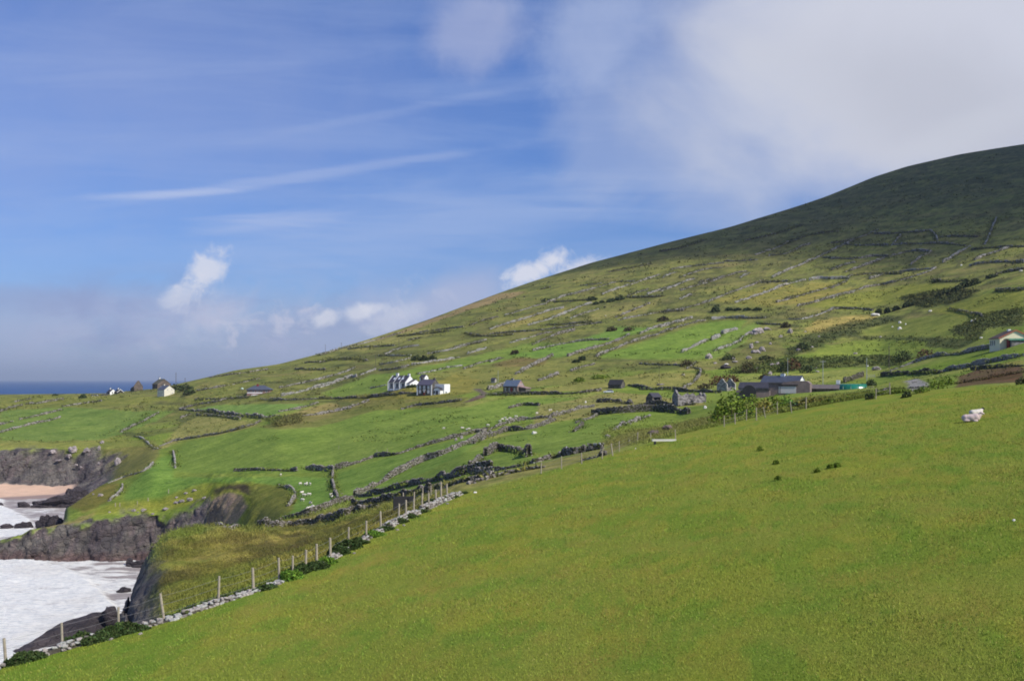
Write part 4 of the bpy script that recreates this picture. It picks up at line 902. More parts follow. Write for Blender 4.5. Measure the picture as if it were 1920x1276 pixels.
# 8 slate-roofed cottage
r, Y = building('cottage', 'stone cottage with a blue slate roof, red door and pinkish gable', 'house', 963, 734, -30)
L_, W_, H_, RH = 7.6, 6.4, 2.7, 2.7
gable(L_, W_, H_, RH).build('wall', S_brown, r); roof_gable(L_, W_, H_, RH).build('roof', plain('bright_blue_slate', (0.10,0.13,0.18), .5, .2, 1.2, .4, .4, .05), r); chimney(r, -.6, 0, H_+RH-.3, H_+RH+.7, 1.3, .8, S_pale)
MB().poly([(L_/2+.02,-3.2,2.2),(L_/2+.02,3.2,2.2),(L_/2+.02,3.2,2.7),(L_/2+.02,0,5.3),(L_/2+.02,-3.2,2.7)], (.1,0,0)).build('gable_face', W_pink, r)
for y in (-1.1, 1.1): window(r, L_/2+.12, y, 2.9, .7, .8, 'x', 1)
MB().box(.1, 1.3, -W_/2-.06, -W_/2-.002, -.4, 1.9).build('door', W_red, r)
for x in (-2.6, -.5, 2.3): window(r, x, -W_/2, .4, .6, 1.4)
lt = MB().box(L_/2+.13, L_/2+3.6, -1.6, 3.0, -2, 1.9).build('lean_to', S_dark, r)
MB().poly([(L_/2+.13,-1.9,1.93),(L_/2+3.9,-1.9,1.6),(L_/2+3.9,-1.9,1.85),(L_/2+.13,-1.9,2.5)], (0,5.2,0)).build('lean_to_roof', W_pink, r)
small_house('store_hut', 'tiny whitish hut uphill left of the slate-roofed cottage', 926, 717, -30, 2.4, 2.0, 1.6, .9, S_pale, W_dslate, 0, cat='hut')
# 9 dark shed
small_house('dark_roof_shed', 'low stone shed with a nearly black roof behind the parked car', 1156, 727, -22, 6.2, 4.6, 1.5, 2.1, S_dark, W_dark, 0, cat='shed')
# 10 ruins
def ruin(name, label, px, py, rot, L_, W_, H_, RH, mat, g0=1.0, g1=1.0, side=.7, mat2=None, ymin=0, Y=None, holes=True, flat=None):
    r, Y = building(name, label, 'ruin', px, py, rot, ymin, Y=Y)
    def gw(x, g, d):
        MB().poly([(x,-W_/2,-2),(x,W_/2,-2),(x,W_/2,H_*.9),(x,W_/4,H_+RH*.45),(x,.25,(H_+RH)*g),(x,-.4,(H_+RH*.9)*g),(x,-W_/4,H_+RH*.4),(x,-W_/2,H_)], (d,0,0)).build('gable_wall', mat2 or mat, r)
    gw(-L_/2, g0, .6); gw(L_/2-.6, g1, .6)
    for y in (-W_/2, W_/2-.6):
        pr = [(-L_/2+.62,y,-2),(L_/2-.62,y,-2)]; n_ = 9
        for i in range(n_+1):
            x = L_/2-.62-(L_-1.24)*i/n_; pr.append((x, y, H_*side*(1+.18*math.sin(i*2.3+px)+.12*math.sin(i*5.1))))
        MB().poly(pr, (0,.6,0)).build('side_wall', mat, r)
    if holes: MB().box(-.5, .5, -W_/2-.03, -W_/2-.003, .5, 1.3).build('window_opening', W_dark, r)
    return r
ruin('ruined_shed', 'small roofless shed with dark gables left of the ruined barn', 1226, 756, 38, 4.0, 3.6, 2.2, 1.5, S_dark, .95, .9, .55)
MB().poly([(-2.0,-.2,3.5),(1.9,-.2,3.5),(1.9,-2.0,2.2),(-2.0,-2.0,2.2)], (0,.1,.14)).build('fallen_roof', W_dslate, bpy.data.objects['ruined_shed'])
r = ruin('ruined_barn', 'long roofless grey stone barn with a brown overgrown gable', 1292, 757, 22, 9.4, 5.0, 2.9, 1.6, S_grey, 1.0, .62, .98, None)
# 11 twin gabled ruin
ruin('ruined_cottage', 'roofless pale stone cottage showing two gables before a rusty bush', 1362, 731.5, 58, 6.6, 4.6, 2.6, 2.2, S_grey, 1.0, 1.0, .45, S_pale)
# 12 the farm
FY = 300
r, Y = building('farmhouse', 'farmhouse with a long dark slate roof and white gable behind the brown shed', 'house', 1468, 735, -24, Y=322)
L_, W_, H_, RH = 13, 6, 2.9, 2.3
gable(L_, W_, H_, RH).build('wall', W_white, r); roof_gable(L_, W_, H_, RH).build('roof', W_slate, r); chimney(r, .0, 0, H_+RH-.4, H_+RH+.8, 1.4, .8)
MB().tube((1.6,0,H_+RH), (1.6,0,H_+RH+1.4), .04, .04).box(1.3,1.9,-.05,.05,H_+RH+1.2,H_+RH+1.3).build('aerial', W_white, r)
for x in (-4, 0, 4): window(r, x, -W_/2, .9, 1, 1.2)
r, Y = building('low_slate_house', 'low slate-roofed outbuilding at the left end of the farm', 'outbuilding', 1418, 733, -12, Y=312)
gable(10, 5, 1.0, 1.7).build('wall', S_grey, r); roof_gable(10, 5, 1.0, 1.7).build('roof', W_dslate, r); window(r, -2, -2.5, .1, .7, .7)
r, Y = building('brown_shed', 'brown sheet-clad farm shed with a large white door', 'shed', 1482, 740.5, -7, Y=296)
MB().box(-5.9, 5.9, -3, 3, -2, 3.5).poly([(-1.8,-3,3.5),(5.9,-3,3.5),(5.0,-3,4.2),(2,-3,4.3),(-1.8,-3,3.8)], (0,6,0)).build('wall', W_brown, r)
MB().poly([(-6.0,-3.3,3.52),(-1.9,-3.3,3.54),(-1.9,3.2,3.84),(-6.0,3.2,3.84)], (0,0,.1)).build('roof', W_dark, r)
MB().box(-3.1, 2.5, -3.3, -3.04, 2.9, 3.15).build('door_lintel', W_dark, r)
MB().box(-3.0, 2.0, -3.07, -3.003, .6, 2.6).build('door', plain('white_door', (.55,.52,.52), .6, .12, 2), r)
MB().box(-2.6,-2.45,-3.12,-3.075,.6,2.55).build('door_stile', W_brown, r)
MB().box(-.9, .7, -3.6, -3.1, -.9, .35).build('gate', W_lgreen, r)
r, Y = building('dark_lean_to', 'low dark lean-to with sloping brown roof at the left of the farm', 'shed', 1411, 742, -4, Y=294)
MB().box(-4.6, 5.0, -2, 2, -2, 1.7).build('wall', W_brown, r)
MB().poly([(-5.8,-2.3,.2),(-1.2,-2.3,2.2),(-1.2,-2.3,2.4),(-5.8,-2.3,.4)], (0,4.6,0)).build('sloping_roof', W_brown, r)
MB().box(-.6, 5.05, -2.2, 2.2, 1.72, 1.95).build('flat_roof', W_dark, r)
dm = MB(); dm.poly([(-1.6+2.0*math.cos(math.pi*i/10)+.8, -2.6, 2.0*math.sin(math.pi*i/10)*1.0+1.2) for i in range(11)]+[(-2.8,-2.6,-1.5),(1.2,-2.6,-1.5)], (0,3,0)); dm.build('round_end', W_dark, r)
r, Y = building('long_low_shed', 'long low dark-roofed shed right of the brown shed', 'shed', 1545, 739, -3, Y=296)
MB().box(-4.0, 4.3, -1.5, 1.5, -2, 1.6).build('wall', S_dark, r); MB().poly([(-4.1,-1.9,1.62),(4.4,-1.9,1.62),(4.4,1.6,2.8),(-4.1,1.6,2.8)], (0,0,.12)).build('roof', plain('worn_felt_roof', (.13,.11,.105), .85, .25, 1), r)
r, Y = building('yard_wall', 'low dark stone yard wall below the green polytunnel', 'wall', 1598, 740, -2, Y=288)
MB().box(-6.8, 6.2, -.3, .3, -2, .9).build('wall', S_dark, r); MB().box(-6.8, 6.2, -.36, .36, .903, 1.05).build('coping', S_pale, r)
r, Y = building('polytunnel', 'shiny dark green polytunnel in the farmyard', 'polytunnel', 1596, 734, -3, Y=300)
n_ = 10; pt = MB(); prof = [(y, z) for y, z in [(-2.1*math.cos(math.pi*i/n_), 2.0*math.sin(math.pi*i/n_)*1.15) for i in range(n_+1)]]
pt.poly([(-4.4, y, z-.2+.25) for y, z in prof], (8.8, 0, 0)); sh = pt.build('cover', plain('green_plastic', (.015,.17,.10), .22, .15, .7, .7), r, True)
for i in range(5):
    x = -4.4+i*2.2; hb = MB()
    for (a, b) in zip(prof[:-1], prof[1:]): hb.tube((x, a[0]*1.02, a[1]*1.02+.05), (x, b[0]*1.02, b[1]*1.02+.05), .05, .05, 5)
    hb.build('hoop', W_green, r)
r, Y = building('water_butt', 'small square white tank on a stand above the polytunnel', 'tank', 1571.5, 723, -5, Y=306)
MB().box(-.55,.55,-.5,.5,.55,1.75).build('tank_body', W_white, r)
MB().box(-.5,-.4,-.4,-.3,-2,.55).box(.4,.5,-.4,-.3,-2,.55).box(-.5,-.4,.3,.4,-2,.55).box(.4,.5,.3,.4,-2,.55).build('stand', W_dark, r)
r, Y = building('arched_store', 'rusty brown round-topped store at the end of the farm wall', 'store', 1634, 738.5, -5, Y=286)
MB().poly([(1.35*math.cos(math.pi*i/10), -1.2, 1.0+1.15*math.sin(math.pi*i/10)) for i in range(11)]+[(-1.35,-1.2,-2),(1.35,-1.2,-2)], (0,2.4,0)).build('arched_wall', W_brown, r)
MB().poly([(1.0*math.cos(math.pi*i/8), -1.23, .7+.8*math.sin(math.pi*i/8)) for i in range(9)]+[(-1.0,-1.23,-.2),(1.0,-1.23,-.2)], (0,.02,0)).build('doorway', W_dark, r)
MB().poly([(-2.3,-1.2,-1.5),(-1.4,-1.2,-1.5),(-1.4,-1.2,1.7),(-2.3,-1.2,.4)], (0,.4,0)).build('buttress', W_pink, r)
# 13 cream bungalow on the right
r, Y = building('cream_bungalow', 'cream bungalow with orange gable trim and a green-roofed annexe', 'bungalow', 1894, 649, -68)
L_, W_, H_, RH = 8.5, 10.0, 2.7, 2.4
gable(L_, W_, H_, RH).build('wall', W_cream, r); roof_gable(L_, W_, H_, RH, ov=.5, eg=.3).build('roof', plain('brown_tile_roof', (.10,.065,.055), .8, .2, 1), r)
MB().poly([(L_/2+.32,-W_/2-.5,H_-.38),(L_/2+.32,0,H_+RH-.1),(L_/2+.32,W_/2+.5,H_-.38),(L_/2+.32,W_/2+.5,H_-.02),(L_/2+.32,0,H_+RH+.26),(L_/2+.32,-W_/2-.5,H_-.02)], (.1,0,0)).build('bargeboard', W_orange, r)
chimney(r, -1, 0, H_+RH-.2, H_+RH+.6, 1.2, .8, W_white, False)
for x in (-3.2, -1.6, 0): window(r, x, -W_/2, .2, 1.2, 1.9)
MB().box(L_/2+.35, L_/2+3.2, -2.6, W_/2+6, -2, 1.65).build('annexe', S_grey, r)
MB().poly([(L_/2+.12,-3.4,2.5),(L_/2+3.6,-3.4,1.85),(L_/2+3.6,-3.4,1.7),(L_/2+.12,-3.4,2.35)], (0,14,0)).build('annexe_roof', W_green, r)
MB().poly([(L_/2+.35,-3.0,-1),(L_/2+2.2,-3.0,-1),(L_/2+2.2,-3.0,1.7),(L_/2+1.3,-3.0,2.4),(L_/2+.35,-3.0,2.3)], (0,.35,0)).build('porch', W_red, r)

# ------------------------------------------------------------------ car
r = empty('parked_car', hit(1141, 736.5), R(-8)); tag(r, 'silver car parked in front of the dark-roofed shed', 'car')
W_car = plain('silver_paint', (.62,.66,.70), .25, .04, 1, .6)
MB().poly([(-2.15,-.85,.35),(2.1,-.85,.35),(2.1,-.85,.85),(1.9,-.85,.98),(-1.0,-.85,.98),(-2.1,-.85,.8)], (0,1.7,0)).build('body', W_car, r)
MB().poly([(-1.0,-.75,.985),(1.85,-.75,.985),(1.3,-.75,1.45),(-.1,-.75,1.48)], (0,1.5,0)).build('cabin', W_glass, r)
MB().poly([(-.15,-.72,1.485),(1.35,-.72,1.455),(1.3,-.72,1.52),(-.1,-.72,1.55)], (0,1.44,0)).build('roof', W_car, r)
for x in (-1.35, 1.35):
    for y in (-.9, .72):
        wh = MB().tube((x,y,.32),(x,y+.2,.32),.33,.33,12).build('wheel', W_dark, r); MB().tube((x,y-.01,.32),(x,y,.32),.18,.18,8).build('rim', W_car, wh)

# ------------------------------------------------------------------ poles
W_pole = plain('pole_wood', (.10,.085,.07), .9, .2, 3)
def pole(px, ptop, pbase, label, lamp=False, Y=None, cross=True, r_=.13, mat=None):
    p = hit(px, pbase) if Y is None else Vector(((px-CX)/F*Y, Y, (HY-pbase)/F*Y))
    H_ = (pbase-ptop)*p.y/F
    r = empty('utility_pole', p, 0); tag(r, label, 'pole')
    MB().tube((0,0,-1.5), (0,0,H_), r_*1.15, r_, 6).build('shaft', mat or W_pole, r)
    if cross: MB().box(-.9,.9,-.05,.05,H_-.5,H_-.38).build('crossarm', mat or W_pole, r)
    if lamp:
        MB().tube((0,-.1,H_*.62),(0,-.9,H_*.66),.04,.04,5).build('bracket', W_pole, r); ell('lamp_head', (0,-1.0,H_*.64), .35, .35, .28, W_white, 2, parent=r)
W_gpole = plain('pale_pole', (.34,.36,.34), .8, .1, 3)
pole(1477, 671, 702, 'thin pale pole rising behind the farmhouse roof', Y=330, cross=False, r_=.07, mat=W_gpole)
pole(1543, 675, 731, 'pale pole with crossarm behind the long low shed', Y=315, r_=.09, mat=W_gpole)
pole(1625, 671, 713, 'pole with a white lamp right of the polytunnel', True, cross=False, r_=.11, mat=W_gpole)
pole(1667, 648, 692, 'dark wooden pole on the right below the scrub', False, cross=False, r_=.13)
pole(330, 698, 719, 'dark pole on the skyline right of the cream house', cross=False, r_=.2, Y=880)
pole(347, 708, 719, 'short faint pole on the skyline, second right of the cream house', r_=.16, Y=880)
pole(704, 664, 692, 'thin pole on the slope above the white row house', cross=False, r_=.12)
pole(934, 694, 722, 'thin pale pole beside the tiny hut', cross=False, r_=.08, mat=W_gpole)
pole(1236, 688, 724, 'thin pole in the tussocky field above the ruined shed', cross=False, r_=.07)
pole(610, 646, 661, 'faint pole on the ridge, left one of two', r_=.14, Y=978); pole(640, 642, 653, 'faint pole on the ridge, right one of two', r_=.14, Y=990)
pole(748, 634, 652, 'thin pole standing on the slope just under the tan strip', cross=False, r_=.15)

# ------------------------------------------------------------------ fences
W_post = plain('weathered_post', (.36,.31,.23), .9, .2, 6); W_wire = plain('fence_wire', (.22,.21,.2), .5, .1, 5)
def fence(label, posts, ymin, off, hgt_=1.25, wires=True, r_=.06, leans=None):
    """posts: (px, base py) for far ones, or px only for those along the pasture wall"""
    P_ = []
    for q_ in posts:
        if isinstance(q_, tuple):
            p = hit(q_[0], q_[1], ymin)
        else:
            Yp = float(kY(q_))+off; p = at(q_, Yp)
        P_.append(p)
    r = empty('wire_fence', P_[0], 0); tag(r, label, 'fence'); r0 = P_[0]; tops = []
    for i, p in enumerate(P_):
        q_ = p-r0; lx, ly = random.uniform(-.07, .07), random.uniform(-.05, .05)
        if leans and i in leans: lx = leans[i]
        hh = hgt_*random.uniform(.9, 1.08); a = r_*random.uniform(.85, 1.2)
        m_ = MB().tube((q_.x, q_.y, q_.z-.5), (q_.x+lx, q_.y+ly, q_.z+hh), a*1.1, a, 7); m_.build('fence_post', W_post, r)
        tops.append((q_, lx, ly, hh))
    if wires:
        wm = MB()
        for (a, ax, ay, ah), (b, bx, by, bh) in zip(tops[:-1], tops[1:]):
            for fr in (.3, .6, .9):
                A_ = Vector((a.x+ax*fr, a.y+ay*fr-r_, a.z+ah*fr)); B_ = Vector((b.x+bx*fr, b.y+by*fr-r_, b.z+bh*fr)); C_ = (A_+B_)/2-Vector((0,0,.04))
                wm.tube(A_, C_, .006, .006, 4); wm.tube(C_, B_, .006, .006, 4)
        wm.build('wire', W_wire, r)
    return r
fence('wire fence with weathered posts along the low wall of the pasture', [-40, 13, 118, 222, 311, 409, 476, 524, 549, 573, 594, 620, 653, 687, 715, 747, 761, 776, 791, 804, 818, 828, 839], 0, .45, 1.3, leans={4: -.28, 1: -.12, 2:-.06})
fence('leaning fence posts along the top edge of the pasture', [(1014,888),(1053,879),(1091,869),(1128,860),(1150,854),(1161,846),(1195,828),(1220,827),(1267,824)], 0, .5, 1.05, r_=.05, leans={4:-.2,3:.1})
fence('pale fence posts below the large green bush by the farm', [cv('H',840,1168),cv('H',950,1140),cv('H',1060,1105),cv('H',1160,1103),cv('H',1258,1078),cv('H',1370,1042),cv('H',1517,1028),cv('H',1655,990),(1642,748),(1669,739)], 0, .5, 1.25, leans={4:-.3,6:-.2}, r_=.05)
fence('small pale posts along the cliff edge below the bright green field', [cv('I',1255,285),cv('I',1302,285),cv('I',1495,262),cv('I',1612,225),cv('I',1832,140)], 0, .5, 1.3, False, .12)
fence('thin pale posts in the grass above the long field', [(635,806+35),(707,850),(726,848)], 0, .5, 1.3, False, .06)
# second line of posts beside the lane behind the pasture wall
fence('row of far posts along the lane above the pasture wall', [(757,948),(776,944),(793,936),(808,932),(828,926)], 90, .5, 1.2, True, .06)
r = empty('feed_trough', hit(758, 951, 92), R(12)); tag(r, 'black box-shaped trough beside the lane behind the fence', 'trough')
MB().box(-1.0,1.0,-.5,-.42,-.3,1.0).box(-1.0,1.0,.42,.5,-.3,1.0).box(-1.0,-.92,-.42,.42,-.3,1.0).box(.92,1.0,-.42,.42,-.3,1.0).build('side_panel', W_dark, r); MB().box(-.92,.92,-.42,.42,-.2,.6).build('inner_tray', W_dark, r)
r = empty('plank_bench', hit(1245, 829), R(4)); tag(r, 'pale plank trough lying at the top edge of the pasture', 'trough')
MB().box(-1.15,1.15,-.2,.2,.12,.3).build('plank', plain('pale_plank', (.62,.6,.52), .7, .08, 3), r); MB().box(-.95,-.8,-.18,.18,-.3,.117).build('support', W_dark, r); MB().box(.8,.95,-.18,.18,-.3,.117).build('support', W_dark, r)
r = empty('field_gate', hit(1633, 708), R(10)); tag(r, 'small metal gate beside the lamp pole', 'gate')
g_ = MB(); [g_.tube((-1.6,0,z),(1.6,0,z),.035,.035,5) for z in (.3,.6,.9,1.2)]; g_.build('gate_rail', W_gpole, r); MB().tube((-1.65,0,-.3),(-1.65,0,1.4),.07,.07,5).tube((1.65,0,-.3),(1.65,0,1.4),.07,.07,5).build('gate_post', W_gpole, r)
# ------------------------------------------------------------------ sheep and cattle
W_wool = plain('wool', (.62,.57,.49), .95, .16, 9, .1, .8, .05); W_black = plain('black_face', (.015,.014,.013), .8, .1, 5); W_pinkwool = plain('raddled_wool', (.60,.47,.43), .95, .14, 8, .1, .8, .05)
W_hide = plain('black_hide', (.02,.018,.016), .7, .2, 4)
def animal_mesh(name, parts, seed=0):
    """one continuous skin over a set of ellipsoids/limbs: metaball remesh done by voxel union"""
    bm = bmesh.new()
    for (x, y, z, rx, ry, rz) in parts:
        m0 = len(bm.verts); r_ = bmesh.ops.create_icosphere(bm, subdivisions=2, radius=1)
        for v in r_['verts']: v.co = (x+v.co.x*rx, y+v.co.y*ry, z+v.co.z*rz)
    me = bpy.data.meshes.new(name); bm.to_mesh(me); bm.free()
    o = bpy.data.objects.new(name, me); COL.objects.link(o)
    md = o.modifiers.new('r', 'REMESH'); md.mode = 'VOXEL'; md.voxel_size = .045; md.use_smooth_shade = True
    s_ = o.modifiers.new('s', 'SMOOTH'); s_.iterations = 3; s_.factor = .6
    dg = bpy.context.evaluated_depsgraph_get(); m2 = bpy.data.meshes.new_from_object(o.evaluated_get(dg)); bpy.data.objects.remove(o); m2.name = name
    return m2
def leg(x, y, z0, z1, r0, r1, n=5): return [(x+(0.03 if z0 > 0 else 0)*math.sin(i), y, z0+(z1-z0)*i/(n-1), r0+(r1-r0)*i/(n-1), r0+(r1-r0)*i/(n-1), abs(z1-z0)/(n-1)*.8) for i in range(n)]
body_s = [(0,0,.62,.52,.27,.27),(.28,0,.66,.26,.25,.26),(-.32,0,.62,.27,.26,.26),(.52,0,.62,.17,.14,.17)]
for x, y in ((.33,.13),(.33,-.13),(-.36,.13),(-.36,-.13)): body_s += leg(x, y, .48, .04, .08, .045)
graze_body = animal_mesh('sheep_body', body_s+[(.62,0,.46,.12,.1,.16)])
graze_head = animal_mesh('head', [(.72,0,.26,.09,.08,.13),(.78,0,.17,.06,.06,.08),(.68,.1,.34,.04,.07,.03),(.68,-.1,.34,.04,.07,.03)])
lie_body = animal_mesh('sheep_body', [(0,0,.28,.58,.34,.30),(.3,0,.33,.3,.3,.3),(-.35,0,.28,.3,.33,.27),(.5,0,.45,.17,.16,.2),(.58,.0,.55,.12,.11,.14),(.3,-.28,.08,.2,.07,.07),(-.3,-.3,.1,.24,.08,.09),(.3,.25,.08,.2,.07,.07)])
lie_head = animal_mesh('head', [(.66,0,.66,.13,.1,.11),(.78,0,.6,.09,.07,.075),(.6,.12,.7,.04,.09,.035),(.6,-.12,.7,.04,.09,.035)])
def sheep(p, rz, label, group, lying=False, scale=1.0, mat=None, hm=None):
    r = empty('sheep', p, rz); r.scale = (scale,)*3; tag(r, label, 'sheep', group)
    b = bpy.data.objects.new('sheep_body', lie_body if lying else graze_body); COL.objects.link(b); b.parent = r
    h_ = bpy.data.objects.new('head', lie_head if lying else graze_head); COL.objects.link(h_); h_.parent = r
    if not len(b.data.materials): b.data.materials.append(W_wool)
    if not len(h_.data.materials): h_.data.materials.append(W_black)
    if mat: b.data = b.data.copy(); b.data.materials[0] = mat
    if hm: h_.data = h_.data.copy(); h_.data.materials[0] = hm
    return r
p = hit(1830, 779); sheep(p, R(8), 'white sheep with a black head lying behind the other in the pasture', None, True, .82)
p = hit(1821, 790); sheep(p+Vector((0,0,-.03)), R(-25), 'pinkish white sheep lying in front of the black-headed one', None, True, 1.0, W_pinkwool, W_pinkwool)
for (xx, yy_, g_, lb) in [('J', [(490,993),(530,997),(563,995),(502,1052),(518,1079),(557,1074),(508,1116),(568,1130),(730,1086),(345,925),(540,990),(722,1078)], 'sheep in the small field above the lane', 'small white sheep in the little field beside the dividing wall'),
        ('J', [(585,1168),(555,1182),(572,1178)], 'sheep against the lane wall', 'small white sheep close against the wall beside the lane'),
        ('J', [(1565,578),(1703,570),(1740,583),(1752,583)], 'sheep above the long wall', 'small white sheep on the large green field just above the long wall'),
        ('L', [(600,443),(613,440),(655,455),(645,466),(505,465),(355,484),(342,488),(305,503),(265,500),(248,510),(282,515),(230,526),(140,555),(230,543),(420,494)], 'flock above the pale rubble wall', 'small white sheep of the flock above the pale rubble wall'),
        ('C', [(1147,600),(335,425),(1500,80)], 'lone sheep on the hill', 'white sheep far off on the open hillside')]:
    for q_ in yy_: 
        p = hit(*cv(xx, *q_)); sheep(p, random.uniform(0, 6.28), lb, g_, random.random() < .3, .92)
cow_body = animal_mesh('cow_body', [(0,0,1.0,.85,.38,.42),(.5,0,1.05,.4,.34,.4),(-.55,0,1.05,.38,.36,.38),(.9,0,1.1,.28,.18,.24)]+leg(.55,.2,.75,.05,.13,.07)+leg(.55,-.2,.75,.05,.13,.07)+leg(-.65,.2,.8,.05,.14,.07)+leg(-.65,-.2,.8,.05,.14,.07)+[(1.15,0,.95,.16,.13,.2)])
cow_head = animal_mesh('head', [(1.3,0,.75,.15,.12,.22),(1.38,0,.55,.1,.1,.14),(1.22,.2,.9,.05,.1,.05),(1.22,-.2,.9,.05,.1,.05)])
for q_ in [(335,412),(100,540),(65,555),(50,470)]+[(1710,378),(1135,520),(1290,545)]:
    r = empty('cow', hit(*cv('C', *q_)), random.uniform(0, 6.28)); tag(r, 'small black cow grazing high on the hillside', 'cow', 'cattle on the hillside'); r.scale = (1.15,)*3
    b = link('cow_body', cow_body, W_hide, r); h_ = link('head', cow_head, W_hide, r)

# ------------------------------------------------------------------ rocks
M_boulder = rock_mat('pale_boulder', attrcol=False, base=(.42,.39,.37), s=2.0); M_searock = rock_mat('sea_rock', attrcol=False, base=(.075,.066,.072), s=.9)
M_pinkrock = rock_mat('brown_boulder', attrcol=False, base=(.22,.18,.16), s=2.0); M_white = plain('whitewashed_stone', (.72,.68,.62), .8, .12, 3)
def rock(name, label, px, py, wpx, hpx, mat, group=None, ymin=0.0, Y=None, amp=.5, sub=3, seed=None, rot=None, depth=.8, cat='rock', sink=.3):
    p = hit(px, py, ymin) if Y is None else Vector(((px-CX)/F*Y, Y, (HY-py)/F*Y))
    k = p.y/F; o = ell(name, p+Vector((0,0,hpx*k*(.5-sink))), wpx*k/2, wpx*k/2*depth, hpx*k*.62, mat, sub, amp, 0, seed or random.randint(0, 999), smooth=False)
    if rot: o.rotation_euler = rot
    return tag(o, label, cat, group)
SGZ = -60.3
def sea_rock(label, px, py, wpx, hpx, Y, depth=.7, tilt=0.0, amp=.45, seed=1, sub=4, group=None):
    k = Y/F; x = (px-CX)/F*Y; top = (HY-(py-hpx))/F*Y
    hz = top-SGZ
    o = ell('sea_rock', (x, Y, SGZ+hz*.2), wpx*k/2, wpx*k/2*depth, hz*.85, M_searock, sub, amp, 0, seed, smooth=False); o.rotation_euler = (0, R(tilt), 0)
    return tag(o, label, 'rock', group)
# great slab at the lower left
m_ = MB(); 
def slab(outline, Y0, Y1, label, name='sea_rock', bulge=1.0, seed=3, amp=1.0):
    """rock ridge whose crest follows the given skyline from left to right, base in the sea"""
    pts = np.array(outline, float); n_ = 90; t = np.linspace(0, 1, n_); d = np.r_[0, np.cumsum(np.hypot(*np.diff(pts, axis=0).T))]; d /= d[-1]
    X_ = np.interp(t, d, pts[:, 0]); Yp = np.interp(t, d, pts[:, 1]); V = []; m_ = 26
    for i in range(n_):
        Yc = Y0+(Y1-Y0)*t[i]; zc = (HY-Yp[i])/F*Yc; x = (X_[i]-CX)/F*Yc; hz = zc-SGZ
        for j in range(m_):
            a = j/(m_-1)*math.pi; wd = 5.5*bulge
            V.append((x-math.cos(a)*0.3, Yc-math.cos(a)*wd*(1 if math.cos(a) < 0 else 2.4), SGZ-1+(hz+1)*math.sin(a)**.55))
    V = np.array(V); V[:, 0] += amp*.5*fbm(V[:, 1]/2, V[:, 2]/2, 4, seed); nn_ = fbm(V[:, 0]/3.5+V[:,1]/9, V[:, 1]/3.5, 4, seed+1); V[:, 2] += amp*.45*nn_-.35*amp*np.abs(fbm(V[:, 0]/6+V[:, 1]/3, V[:, 1]/9, 3, seed+5)); V[:, 1] += amp*.5*fbm(V[:, 0]/1.5, V[:, 2]/1.5, 3, seed+2)
    ids = np.arange(n_*m_).reshape(n_, m_); q = np.stack([ids[:-1,:-1],ids[1:,:-1],ids[1:,1:],ids[:-1,1:]], -1).reshape(-1, 4)
    o = link(name, bigmesh(name, V, q, None, False), M_searock); return tag(o, label, 'rock')
slab([(8,1240),(22,1225),(40,1210),(80,1192),(110,1170),(135,1160),(165,1150),(188,1147),(200,1152),(225,1160),(262,1165)], 222, 246, 'long dark sloping slab of rock behind the lowest fence posts', seed=5)
o = rock('sea_rock', 'squarish dark boulder perched on the sloping slab', 207, 1166, 31, 29, M_searock, Y=236, amp=.3, sub=3, seed=8, depth=.9, sink=.05)
sea_rock('dark pointed rock in the surf of the near cove', 243, 1058, 14, 14, 322, .8, 0, .4, 12, 3); sea_rock('long low dark ledge in the surf of the near cove', 265, 1060, 60, 9, 320, .35, -4, .5, 13)
sea_rock('small dark rock in the shallow water below the cliff', 232, 1110, 26, 8, 282, .6, 0, .5, 14, 3)
sea_rock('low brown rock at the water edge of the beach', 45, 950, 24, 9, 468, .7, 0, .5, 15, 3); sea_rock('flat dark rocks reaching out from the beach headland', 78, 948, 40, 11, 470, .6, -5, .5, 16)
sea_rock('high dark rocks at the right end of the beach', 112, 953, 84, 22, 472, .6, -10, .45, 17); sea_rock('steep dark rock under the grassy point', 140, 950, 50, 32, 482, .8, -8, .45, 27)
sea_rock('dark rock bar in the surf of the far cove', 45, 985, 34, 7, 402, .5, 0, .5, 18, 3); sea_rock('small flat rock left in the surf of the far cove', 12, 986, 22, 4, 402, .5, 0, .5, 19, 3)
sea_rock('tiny rock at the left edge before the beach', 1, 947, 10, 5, 470, .6, 0, .4, 20, 3); sea_rock('pinkish ledge between the grassy point and the surf', 95, 977, 50, 10, 392, .4, 0, .5, 21)
sea_rock('reddish rock ledge beside the far cove water', 98, 982, 26, 7, 365, .7, -4, .4, 28)
for i, (x, y, w_, h_) in enumerate([(580,865,60,34),(800,850,90,52),(940,850,70,40),(750,910,50,34),(830,1000,34,18),(1110,760,40,30),(1075,985,26,22),(1080,830,34,46),(880,1030,28,26),(640,950,70,14)]):
    a, b = cv('G', x, y); rock('rock_outcrop', 'pale limestone-like outcrop in the cliff above the beach', a, b, w_/5.8*1.0, h_/5.8, M_boulder, 'pale outcrops in the cliff above the beach', amp=.7, sink=.12)
rock('rock_outcrop', 'pale rock with a dark hollow on the grassy gully slope', *cv('G',1280,985), 11, 14, M_boulder, amp=.5)
for x, y in ((1095,165),(1015,150)): rock('boulder', 'pale boulder on the grassy point above the beach', *cv('I',x,y+6), 9 if x == 1095 else 4, 6 if x == 1095 else 3, M_boulder, 'boulders on the grassy point')
for x, y, w_ in ((1460,325,8),(1565,325,9),(1800,315,10),(1660,365,6),(1500,345,4),(1190,345,5),(1910,240,7)): rock('boulder', 'pale stone on the brow of the near headland cliff', *cv('I',x,y+5), w_, w_*.5, M_boulder, 'stones along the brow of the near headland')
